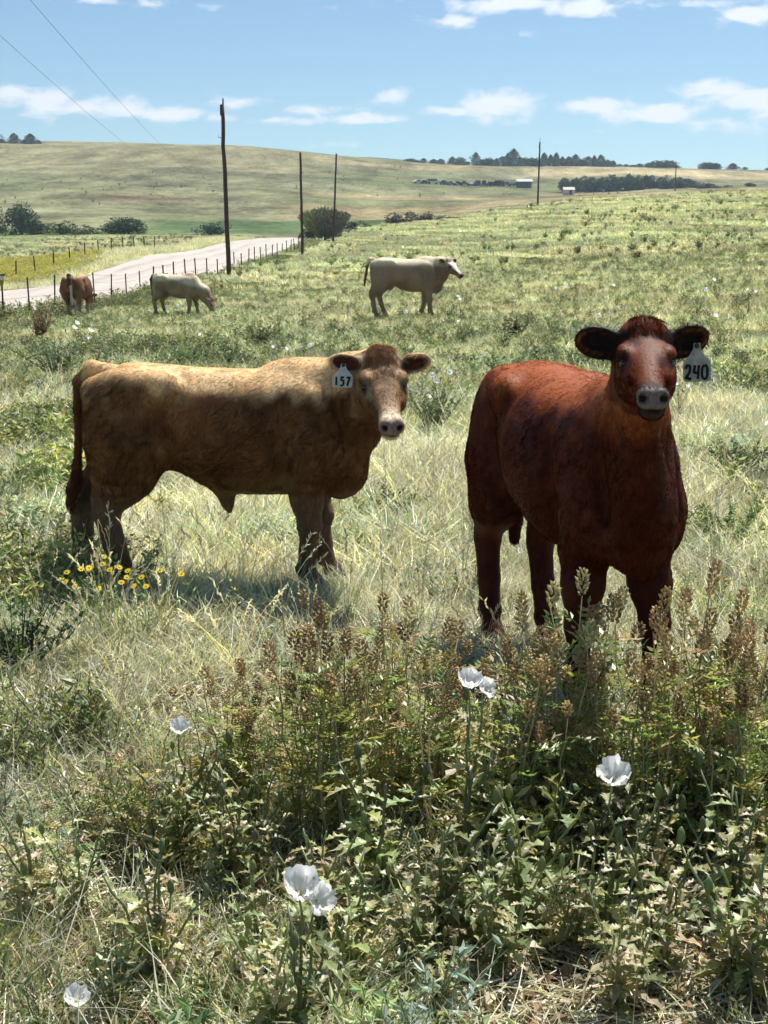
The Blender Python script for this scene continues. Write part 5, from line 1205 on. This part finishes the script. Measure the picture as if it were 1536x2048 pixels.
def crown_bush(seed, n, leaf, col, lumps=9, flat=1.0, base=.0):
    r = np.random.RandomState(seed); mb = MB(); C0 = []
    for i in range(lumps):
        a = r.rand()*6.28; q = .34*math.sqrt(r.rand()); C0.append((math.cos(a)*q, math.sin(a)*q, base+.18+(.62-.5*q)*r.rand(), .17+.13*r.rand()))
    k = r.randint(lumps, size=n); C0 = np.array(C0)[k]; d = r.normal(size=(n, 3)); d /= np.linalg.norm(d, axis=1)[:, None]
    c = C0[:, :3]+d*(C0[:, 3]*(.55+.5*r.rand(n)))[:, None]*[1, 1, .95]; c[:, 2] = np.abs(c[:, 2]); c[:, 2] = c[:, 2]*.98
    leaf_quads(c, d+r.normal(0, .5, (n, 3)), leaf*(.6+.8*r.rand(n)), leaf*.7*(.6+.8*r.rand(n)), [np.array(col)*(.6+.8*r.rand()) for _ in range(n)], r, mb, .2); return mb
def crown_willow(seed, n, leaf, cols):
    r = np.random.RandomState(seed); mb = MB(); a = r.rand(n)*6.28; t = r.rand(n)**.7; sp = .5*r.rand(n)**.5
    c = np.stack([np.cos(a)*sp*(.45+.55*t), np.sin(a)*sp*(.45+.55*t), t*(1-.5*sp)], 1)+r.normal(0, .01, (n, 3)); d = np.stack([np.cos(a)*sp, np.sin(a)*sp, np.full(n, .9)], 1)+r.normal(0, .15, (n, 3))
    leaf_quads(c, d, leaf*(.7+.8*r.rand(n)), leaf*.22*(.6+.8*r.rand(n)), [np.array(cols[0] if math.cos(q-2.6) > 0 else cols[1])*(.6+.8*r.rand()) for q in a], r, mb, .2); return mb
def tree_proto(name, crown, trunk_h, trunk_r, branchy=0, seed=0):
    root = empty(name); r = np.random.RandomState(seed); tb = MB()
    tb.tube([(0, 0, -.03), (.01, 0, trunk_h*.5), (0, .01, trunk_h)], [trunk_r*1.2, trunk_r*.8, trunk_r*.25], 7, (1, 1, 1))
    for i in range(branchy):
        a = r.rand()*6.28; z0 = trunk_h*(.1+.7*r.rand()); q = .18+.2*r.rand(); tb.tube([(0, 0, z0), (math.cos(a)*q*.5, math.sin(a)*q*.5, z0+.12), (math.cos(a)*q, math.sin(a)*q, z0+.28)], [trunk_r*.5, trunk_r*.35, trunk_r*.12], 5, (1, 1, 1))
    tb.build('trunk', M_BARK, root, True); crown.build('crown', M_TREE, root); return root
def px_height(u, vtop, x, y):
    """height above the ground at (x, y) of the ray through row vtop"""
    dx, dy, dz = px_dir(u, vtop); return EYE+dz/dy*y-gz(x, y)

def build_trees():
    DK, DK2, MG = (.085, .12, .085), (.10, .135, .095), (.075, .12, .045)
    con = [tree_proto('juniper_tree', crown_conifer(800+i, 2400, .062, DK if i % 2 else DK2, (.1, .8, 1.2, .0)[i], (.36, .30, .38, .32)[i]) if i < 3 else crown_bush(809, 1800, .08, DK, 12, 1, -.14), .3, .03, 2, i) for i in range(4)]
    rows = {
     'ridge': ([(818,315,10),(832,318,13),(846,317,11),(866,318,14),(880,319,12),(903,313,15),(917,310,14),(931,320,11),(949,306,13),(964,312,13),(978,311,15),(990,318,12),(1002,311,15),(1012,308,14),(1024,301,15),(1036,311,15),(1048,309,16),(1060,312,15),(1072,311,15),(1084,308,15),(1097,307,16),(1108,309,15),(1120,312,15),(1133,310,16),(1146,311,15),(1159,313,15),(1171,311,15),(1183,309,14),(1196,310,16),(1209,315,14),(1221,319,12),(1233,328,10),(1246,329,11),(1258,329,10),(1273,326,13),(1290,322,10),(1304,315,15),(1323,317,22),(1344,331,12),(1410,322,18),(1425,321,15),(1457,325,20),(1481,336,9),(1526,336,8)], 'dark juniper on the right-hand skyline, %s from the left end', 'junipers on the skyline'),
     'left': ([(-6,247,26),(17,278,12),(40,265,20),(60,279,12),(72,268,17),(88,279,9)], 'dark juniper on the crest of the left hill, %s from the left', 'junipers on the left crest')}
    used = [False]*4; rs = np.random.RandomState(4)
    def place(protos, used, x, y, h, w, wp, k=None):
        k = rs.randint(len(protos)) if k is None else k
        p = protos[k] if not used[k] else copy_tree(protos[k]); used[k] = True
        p.location = (x, y, gz(x, y)-.02*h); p.rotation_euler = (0, 0, rs.rand()*6.28); p.scale = (w/wp, w/wp, h); return p
    for key, (lst, lb, grp) in rows.items():
        for i, (u, vt, w) in enumerate(lst):
            D = 692+rs.rand()*14; x, y = at(u, D); h = max(1.2, px_height(u, vt, x, y)); p = place(con, used, x, y, h*(.85+.3*rs.rand()), w*D/F*(1.0+.5*rs.rand()), .62); tag(p, lb % ordw(i), 'tree', grp)
    # second belt of trees around the ranch
    belt = [(1130,353,26),(1150,355,20),(1165,352,22),(1184,353,24),(1200,356,18),(1213,346,28),(1232,353,22),(1250,347,20),(1262,354,20),(1272,352,18),(1287,348,18),(1298,349,16),(1312,354,20),(1327,350,24),(1343,354,18),(1356,352,18),(1370,356,20),(1384,361,20),(1398,365,20),(1412,364,18),(1428,371,18),(1450,374,18),(1494,376,16)]
    bl = [tree_proto('belt_tree', crown_bush(820+i, 1400, .10, (DK2, (.10, .13, .09), (.09, .125, .08))[i], 11, 1, -.10), .4, .03, 4, i) for i in range(3)]; ub = [False]*3
    for i, (u, vt, w) in enumerate(belt):
        D = 470-60*max(0, (u-1380)/120.)+rs.rand()*10; x, y = at(u, D); h = max(1.5, px_height(u, vt, x, y)); p = place(bl, ub, x, y, h*(1.1+.2*rs.rand()), w*D/F*1.15, .85)
        tag(p, 'dark tree in the belt by the ranch, %s from the left' % ordw(i), 'tree', 'belt of trees by the ranch')
    # single trees and bushes in the valley
    val = [('valley_tree', crown_bush(840, 3200, .055, (.075, .12, .07), 15, 1, -.02), 47, 394, 466, 62, 'tall dark tree at the left of the valley, well above its neighbours'),
           ('valley_bush', crown_bush(841, 1500, .07, (.085, .12, .075), 8, 1, -.1), 78, 438, 466, 46, 'grey-green bush at the right foot of the tall dark tree'),
           ('valley_bush', crown_bush(842, 1500, .07, (.07, .13, .04), 9, 1, -.1), 126, 436, 468, 56, 'bright green round bush between the tall tree and the biggest bush'),
           ('valley_bush', crown_bush(843, 1100, .08, (.09, .14, .05), 8, 1, -.1), 168, 445, 466, 50, 'low green bush just right of the bright round bush'),
           ('valley_bush', crown_bush(844, 4200, .050, (.075, .12, .055), 17, 1, -.12), 249, 421, 470, 98, 'biggest round dark green bush in the valley'),
           ('valley_bush', crown_bush(845, 2000, .06, (.05, .085, .045), 11, 1, -.12), 428, 434, 472, 60, 'dark bush right beside the nearest utility pole'),
           ('valley_tree', crown_bush(846, 1200, .07, (.08, .12, .06), 7, 1, .05), -4, 402, 462, 26, 'green tree cut off by the left edge of the picture'),
           ('valley_bush', crown_bush(847, 900, .08, (.06, .10, .05), 6), 2, 446, 466, 20, 'small dark bush at the very left edge'),
           ('crest_willow', crown_willow(848, 5200, .085, ((.24, .27, .10), (.17, .175, .14))), 650, 414, 484, 92, 'feathery yellow-green and grey willow at the end of the road'),
           ('crest_bush', crown_bush(849, 1500, .07, (.035, .05, .035), 7), 613, 452, 488, 28, 'black-green bush at the corner where the road ends'),
           ('crest_bush', crown_bush(850, 1400, .07, (.055, .08, .055), 8), 706, 434, 466, 44, 'dark pointed bush right of the feathery willow'),
           ('crest_bush', crown_bush(851, 900, .08, (.07, .10, .06), 7), 738, 443, 464, 28, 'small green bush right of the dark pointed bush'),
           ('crest_bush', crown_bush(852, 1500, .07, (.055, .085, .055), 8), 790, 422, 452, 46, 'dark bush at the left end of the grey thicket'),
           ('crest_bush', crown_bush(853, 1000, .08, (.15, .165, .12), 7), 822, 420, 447, 40, 'silvery bush second in the grey thicket'),
           ('crest_bush', crown_bush(854, 1100, .08, (.10, .125, .09), 7), 850, 422, 445, 40, 'grey bush in the middle of the grey thicket'),
           ('crest_bush', crown_bush(855, 1000, .08, (.15, .16, .12), 7), 880, 425, 444, 36, 'pale bush fourth in the grey thicket'),
           ('crest_bush', crown_bush(856, 900, .08, (.10, .13, .08), 7), 908, 428, 444, 30, 'grey-green bush at the right end of the grey thicket')]
    for i, (nm, cr, u, vt, vb, w, lb) in enumerate(val):
        if vb < 474 and 'crest' not in nm: D = 222 if u > 20 or vt > 440 else 218; x, y = at(u, D)
        elif u < 640 or 'willow' in nm: D = 152; x, y = at(u, D)
        else: D = 176; x, y = at(u, D)
        h = px_height(u, vt, x, y); p = tree_proto(nm, cr, .45 if 'tree' not in nm else .7, .02, 5, i)
        ww = w*D/F/.88; p.location = (x, y, gz(x, y)-.05); p.scale = (ww, ww*.8, h); p.rotation_euler = (0, 0, 0)
        tag(p, lb, 'tree' if 'tree' in nm else 'bush', 'trees and bushes in the valley')
    sh = [tree_proto('low_shrub', crown_bush(870+i, 420, .13, ((.10, .11, .06), (.085, .085, .055))[i], 6, 1), .4, .02, 3, i) for i in range(2)]; us = [False]*2
    spots = [(985,427,26,8),(1005,428,30,6),(1062,420,26,14),(1080,423,20,6),(1122,417,28,12),(1160,420,22,8),(1216,405,24,8),(1258,405,22,7),(1276,407,18,6),(1345,399,26,8),(1318,412,24,7),(1372,408,18,6),(1410,408,22,9),(1440,404,18,6),(1466,406,22,6),(1496,399,18,6),(1530,402,26,9),(1450,415,26,6),
             (1372,463,20,8),(1412,465,22,8),(1455,452,20,7),(1440,477,30,7),(1490,478,36,7),(1480,488,26,8),(1418,477,26,8),(1060,484,26,8),(1085,485,20,7),(1262,465,20,7),(1075,523,30,10),(1042,530,24,8),(1370,545,34,10),(1410,550,26,8),(1490,545,36,9)]
    spots.sort()
    for i, (u, v, w, hp) in enumerate(spots):
        x, y = hit(u, v); k = i % 2; p = sh[k] if not us[k] else copy_tree(sh[k]); us[k] = True; s_ = w*y/F/.85; p.location = (x, y, gz(x, y)-.03); p.scale = (s_, s_, hp*y/F*1.15); p.rotation_euler = (0, 0, i)
        tag(p, 'low dark shrub on the right-hand slope, %s from the left' % ordw(i), 'shrub', 'low shrubs on the right-hand slope')
build_trees()

def build_poles():
    L_ = [(457, 66.0, 578, 451, 209, .12, 'nearest and tallest wooden utility pole with a split top beside the road'), (605, 100.0, 527, 603, 305, .115, 'second utility pole, standing in front of the end of the road'),
          (666, 135.0, 487, 674, 307, .115, 'third utility pole, leaning right beside the feathery willow'), (1073, 180.0, 421, 1075, 284, .13, 'fourth utility pole, alone against the row of vehicles'), (1345, 390.0, 392, 1345, 329, .17, 'farthest utility pole with a crossarm in the belt of trees')]
    for i, (u, D, vb, ut, vt, rd, lb) in enumerate(L_):
        x, y = at(u, D); z = gz(x, y); h = px_height(ut, vt, x, y); tx = (ut-u)/F*D; root = empty('utility_pole', (x, y, z)); tb = MB(); n = 15; r = np.random.RandomState(i); t = np.linspace(0, 1, n)[:, None]
        P = np.array([[0, 0, -.4]])*(1-t)+np.array([[tx, 0, h]])*t; P[1:-1, :2] += r.normal(0, .012, (n-2, 2)); tb.tube(P, np.linspace(rd, rd*.72, n), 10, (1, 1, 1)); tb.build('shaft', M_WOOD, root, True)
        if i == 0: sb = MB(); sb.tube([(tx+.04, 0, h-.6), (tx+.05, 0, h+.28)], [.06, .035], 6, (1, 1, 1)); sb.tube([(tx-.06, 0, h-.5), (tx-.075, 0, h-.02)], [.05, .03], 6, (1, 1, 1)); sb.build('split_top', M_WOOD, root)
        ib = MB(); z1 = h-1.5 if i == 0 else h-.5; ib.tube([(tx-.10, 0, z1), (tx-.20, 0, z1), (tx-.20, 0, z1+.16)], [.018, .018, .03], 6, (1, 1, 1)); ib.build('insulator', M_STEEL, root)
        if i == 4: cb = MB(); cb.box((tx, 0, h-.7), (3.4, .16, .2)); cb.build('crossarm', M_WOOD, root)
        if i == 3: cb = MB(); cb.tube([(tx, 0, h-.1), (tx, 0, h+.5)], [.03, .02], 6); cb.build('top_pin', M_STEEL, root)
        tag(root, lb, 'utility pole', 'utility poles')
    for nm, (a, b, zz), lb in (('a', ((-13.6, 48), (-19.0, 97), 8.7), 'lower of the two thin wires crossing the upper left sky'), ('b', ((-10.7, 40), (-14.1, 73), 8.9), 'upper of the two thin wires crossing the upper left sky')):
        a, b = np.array(a), np.array(b); d = (b-a)/np.linalg.norm(b-a); t = np.linspace(-40, 420, 160)
        P = np.array([[*(a+d*q), zz+.00010*(q-40)**2] for q in t]); mb = MB(); o0 = P[0].copy(); mb.tube(P-o0, .008, 5, (1, 1, 1)); o = mb.build('power_line', M_WIREDK, None, False, o0); tag(o, lb, 'power line', 'power lines')
build_poles()

def build_fences():
    x0, y0 = fence_x(41.0), 41.0; base = np.array([x0, y0, gz(x0, y0)]); root = empty('wire_fence', base); r = np.random.RandomState(3)
    Ds = [35.5, 38.2, 41, 44, 46.6, 49.2, 51.7, 54, 56.5, 58.9, 61.2, 63.5, 65.7, 68.4, 71, 74, 77, 80]+list(np.arange(82.6, 117, 2.6)); tops = []
    for D in Ds:
        x = fence_x(D); g = gz(x, D); h = 1.32+r.normal(0, .05); ln = r.normal(0, .035, 2); p = np.array([x, D, g]); t = p+[ln[0], ln[1], h]; tops.append((p, t)); w = .024 if D < 60 else .032; mb = MB()
        for dx, dy, sx, sy in ((0, 0, w, .008), (0, -.012, .008, .028)):
            V = []
            for q, s_ in ((p-[0, 0, .2], 1), (t, 1)): V += [q-base+[dx-sx, dy-sy, 0], q-base+[dx+sx, dy-sy, 0], q-base+[dx+sx, dy+sy, 0], q-base+[dx-sx, dy+sy, 0]]
            mb.add(V, [[0, 1, 2, 3][::-1], [4, 5, 6, 7], [0, 1, 5, 4], [1, 2, 6, 5], [2, 3, 7, 6], [3, 0, 4, 7]])
        mb.build('fence_post', M_STEEL, root)
    for f in (.30, .52, .74, .95):
        P = []
        for (p, t), (p2, t2) in zip(tops[:-1], tops[1:]):
            a = p+(t-p)*f; b = p2+(t2-p2)*f; P += [a, (a+b)/2-[0, 0, .025]]
        P.append(tops[-1][0]+(tops[-1][1]-tops[-1][0])*f); mb = MB(); mb.tube(np.array(P)-base+[0, -.03, 0], .0045, 4, (1, 1, 1)); mb.build('wire', M_WIRE, root)
    tag(root, 'wire fence on thin dark steel posts along the near side of the gravel road', 'fence')
    # fence on the far side
    D0 = 78.0; x = float(np.interp(D0, RD, RLX))-4.4; base = np.array([x, D0, gz(x, D0)]); root = empty('wire_fence', base); tops = []
    for i, D in enumerate(np.arange(66, 128, 4.4)):
        x = float(np.interp(D, RD, RLX))-4.4-.01*(D-66); g = gz(x, D); p = np.array([x, D, g-.2]); t = p+[r.normal(0, .06), r.normal(0, .04), 1.5]; tops.append((p, t)); mb = MB(); k = .085 if i in (1, 2) else .05
        mb.tube([p-base, (p+t)/2-base+[.01, 0, 0], t-base], [k, k*.9, k*.85], 7, (1, 1, 1)); mb.build('fence_post', M_WOOD, root)
    for f in (.45, .7, .93):
        P = np.array([p+(t-p)*f for p, t in tops]); mb = MB(); mb.tube(P-base, .005, 4, (1, 1, 1)); mb.build('wire', M_WIRE, root)
    tag(root, 'wooden post fence beyond the road beside the yellow bloom', 'fence')
    # small signs seen from behind
    sm = solid('sign_back', (.10, .05, .035), .7, .3, 10); lm = solid('sign_pale', (.62, .63, .55), .5, .15, 8)
    for (u, v, D, w, h, m, nm, lb) in ((331, 551, 62.9, .24, .21, sm, 'sign', 'small dark square sign plate above the grazing cow\'s back'), (3, 556, 40.9, .17, .12, lm, 'sign', 'pale sign board on the leftmost fence post')):
        dx, dy, dz = px_dir(u, v); x, z = dx/dy*D, EYE+dz/dy*D; g = gz(x, D); r0 = empty(nm, (x, D, g)); mb = MB(); mb.box((0, -.03, z-g), (w, .012, h)); mb.build('plate', m, r0)
        pb = MB(); pb.box((0, 0, (z-g)/2-.1), (.045, .04, z-g+.2)); pb.build('post', M_STEEL, r0)
        if m is lm: cb = MB(); cb.box((.01, -.03, z-g+h/2+.03), (w*1.25, .05, .05)); cb.build('top_rail', M_STEEL, r0); bb = MB(); bb.add([(-w*.45, -.03, z-g-h/2-.002), (w*.45, -.03, z-g-h/2-.002), (.03, -.03, z-g-h/2-.2), (-.03, -.03, z-g-h/2-.2), (-w*.45, -.015, z-g-h/2-.002), (w*.45, -.015, z-g-h/2-.002), (.03, -.015, z-g-h/2-.2), (-.03, -.015, z-g-h/2-.2)], [[0,1,2,3],[7,6,5,4],[0,4,5,1],[1,5,6,2],[2,6,7,3],[3,7,4,0]]); bb.build('bracket', solid('ochre_metal', (.32, .22, .05), .6, .2, 9), r0)
        tag(r0, lb, 'sign')
build_fences()

def build_ranch():
    def car(name, paint, kind):
        root = empty(name)
        prof = {'car': [(-2.2,.35),(-2.25,.75),(-1.9,.95),(-1.35,1.0),(-.85,1.42),(.55,1.45),(1.15,1.0),(2.0,.88),(2.2,.65),(2.2,.35)], 'pickup': [(-2.6,.45),(-2.6,1.05),(-.55,1.05),(-.45,1.72),(.65,1.72),(1.15,1.15),(2.4,1.05),(2.5,.7),(2.5,.45)], 'van': [(-2.5,.4),(-2.55,1.8),(-2.3,2.15),(1.6,2.15),(2.1,1.3),(2.5,1.1),(2.5,.4)]}[kind]
        mb = MB(); k = len(prof); w = .86; ins = [.1 if z > 1.1 else 0 for _, z in prof]
        V = [(x, -w+i, z) for (x, z), i in zip(prof, ins)]+[(x, w-i, z) for (x, z), i in zip(prof, ins)]
        mb.add(V, [list(range(k)), [k+i for i in range(k)][::-1]]+[[i, k+i, k+(i+1) % k, (i+1) % k] for i in range(k)]); mb.build('body', paint, root)
        wb_ = MB(); z1, z0 = {'car': (1.36, 1.03), 'pickup': (1.62, 1.2), 'van': (1.95, 1.35)}[kind]; x0, x1 = {'car': (-.95, .7), 'pickup': (-.42, .75), 'van': (-1.9, 1.6)}[kind]
        for s_ in (-1, 1): wb_.add([(x0, s_*(w-.07), z0), (x1, s_*(w-.07), z0), (x1-.25, s_*(w-.085), z1), (x0+.1, s_*(w-.085), z1), (x0, s_*(w+.005), z0), (x1, s_*(w+.005), z0), (x1-.25, s_*(w-.02), z1), (x0+.1, s_*(w-.02), z1)], [[4,5,6,7],[0,1,5,4],[3,2,6,7],[0,4,7,3],[1,2,6,5]])
        wb_.build('side_windows', G_, root)
        for sx in (-1.4, 1.45):
            for s_ in (-1, 1): tb = MB(); tb.tube([(sx, s_*.66, .34), (sx, s_*.90, .34)], [.34, .34], 14, (1, 1, 1)); tb.build('wheel', T_m, root)
        return root
    G_ = solid('dark_glass', (.02, .025, .03), .15, .1, 4); T_m = solid('tyre', (.02, .02, .02), .9, .1, 4)
    dk = solid('dark_paint', (.035, .04, .05), .45, .2, 2); wt = solid('white_paint', (.72, .70, .64), .5, .15, 2); gy = solid('grey_paint', (.22, .25, .26), .5, .2, 2); bl = solid('rusty_paint', (.10, .07, .05), .7, .3, 2)
    lay = [(835,wt,'car','white car at the left end of the far row of vehicles'),(849,bl,'car','low rusty car second in the far row'),(864,wt,'van','white van third in the far row'),(886,dk,'pickup','dark pickup right of the white van in the far row'),(903,gy,'car','grey car before the two joined dark ones in the far row'),(914,dk,'car','dark car right of the grey car in the far row'),(928,bl,'pickup','rusty pickup standing alone in the gap of the far row'),(941,gy,'car','small grey car just left of the tallest pair in the far row'),
           (953,dk,'van','left one of the two tall dark vans in the far row'),(966,dk,'van','right one of the two tall dark vans in the far row'),(979,dk,'pickup','dark pickup right of the two tall vans'),(995,dk,'van','dark van halfway between tall vans and open shed'),(1010,gy,'pickup','grey pickup next but one to the open shed'),(1025,dk,'car','dark car right beside the open shed')]
    for i, (u, m, k, lb) in enumerate(lay):
        D = 540; x, y = at(u, D); c = car('parked_car' if k == 'car' else 'parked_'+k, m, k); c.location = (x, y, gz(x, y)-.05); c.rotation_euler = (0, 0, [.5, 2.4, .1, 1.2, -.6, .3, 2.9, 1.4, 1.7, 1.5, .8, 2.2, .4, 1.0][i]); tag(c, lb, k if k != 'car' else 'car', 'vehicles in the far row')
    D = 528; x, y = at(1046, D); g = gz(x, y); s = empty('open_shed', (x, y, g)); mb = MB(); mb.add([(-3.1,-2.1,2.3),(3.1,-2.1,2.3),(3.1,2.1,3.4),(-3.1,2.1,3.4),(-3.1,-2.1,2.15),(3.1,-2.1,2.15),(3.1,2.1,3.25),(-3.1,2.1,3.25)], [[0,1,2,3],[7,6,5,4],[0,4,5,1],[1,5,6,2],[2,6,7,3],[3,7,4,0]]); mb.build('roof', solid('white_roof', (.40, .41, .40), .6, .15, 1), s)
    for a in (-1, 1):
        for b in (-1, 1): pb = MB(); pb.box((a*2.8, b*1.8, 1.08+.4*(b > 0)), (.16, .16, 2.2+.8*(b > 0))); pb.build('post', M_WOOD, s)
    wb2 = MB(); wb2.box((0, 1.9, 1.3), (5.4, .1, 2.6)); wb2.build('back_wall', solid('blue_wall', (.10, .13, .17), .8, .2, 1), s); tag(s, 'open shed with flat white roof at the right end of the far row of vehicles', 'shed')
    D = 452; x, y = at(1134, D); g = gz(x, y); s = empty('ranch_building', (x, y, g)); mb = MB(); mb.box((0, 0, .8), (3.4, 3.0, 1.7)); mb.build('wall', solid('cream_wall', (.6, .56, .48), .8, .15, 1), s)
    rb = MB(); rb.add([(-1.9, -1.8, 1.6), (1.9, -1.8, 1.6), (1.9, 1.8, 1.6), (-1.9, 1.8, 1.6), (-1.9, 0, 2.5), (1.9, 0, 2.5)], [[0, 1, 5, 4], [2, 3, 4, 5], [0, 4, 3], [1, 2, 5], [3, 2, 1, 0]]); rb.build('roof', solid('pale_metal_roof', (.38, .38, .35), .6, .15, 1), s)
    db = MB(); db.box((.5, -1.51, .75), (.8, .03, 1.45)); db.build('door', dk, s); tag(s, 'small white-roofed ranch building under the left end of the tree belt', 'building')
build_ranch()

def build_haze():
    """thin even summer air over the whole range"""
    x0, x1, y0, y1, z0, z1 = -1500, 1500, -300, 1500, float(ground_z([0], [1500])[0])-200, 140
    mb = MB(); mb.box(((x0+x1)/2, (y0+y1)/2, (z0+z1)/2), (x1-x0, y1-y0, z1-z0))
    m, N, L = mat_new('thin_air'); out = N.new('ShaderNodeOutputMaterial'); v = N.new('ShaderNodeVolumePrincipled')
    v.inputs['Color'].default_value = (.66, .84, 1.0, 1); v.inputs['Density'].default_value = HAZE; v.inputs['Anisotropy'].default_value = .3
    L.new(v.outputs[0], out.inputs['Volume']); o = mb.build('haze', m); tag(o, kind='stuff')
HAZE = .00024
build_haze()
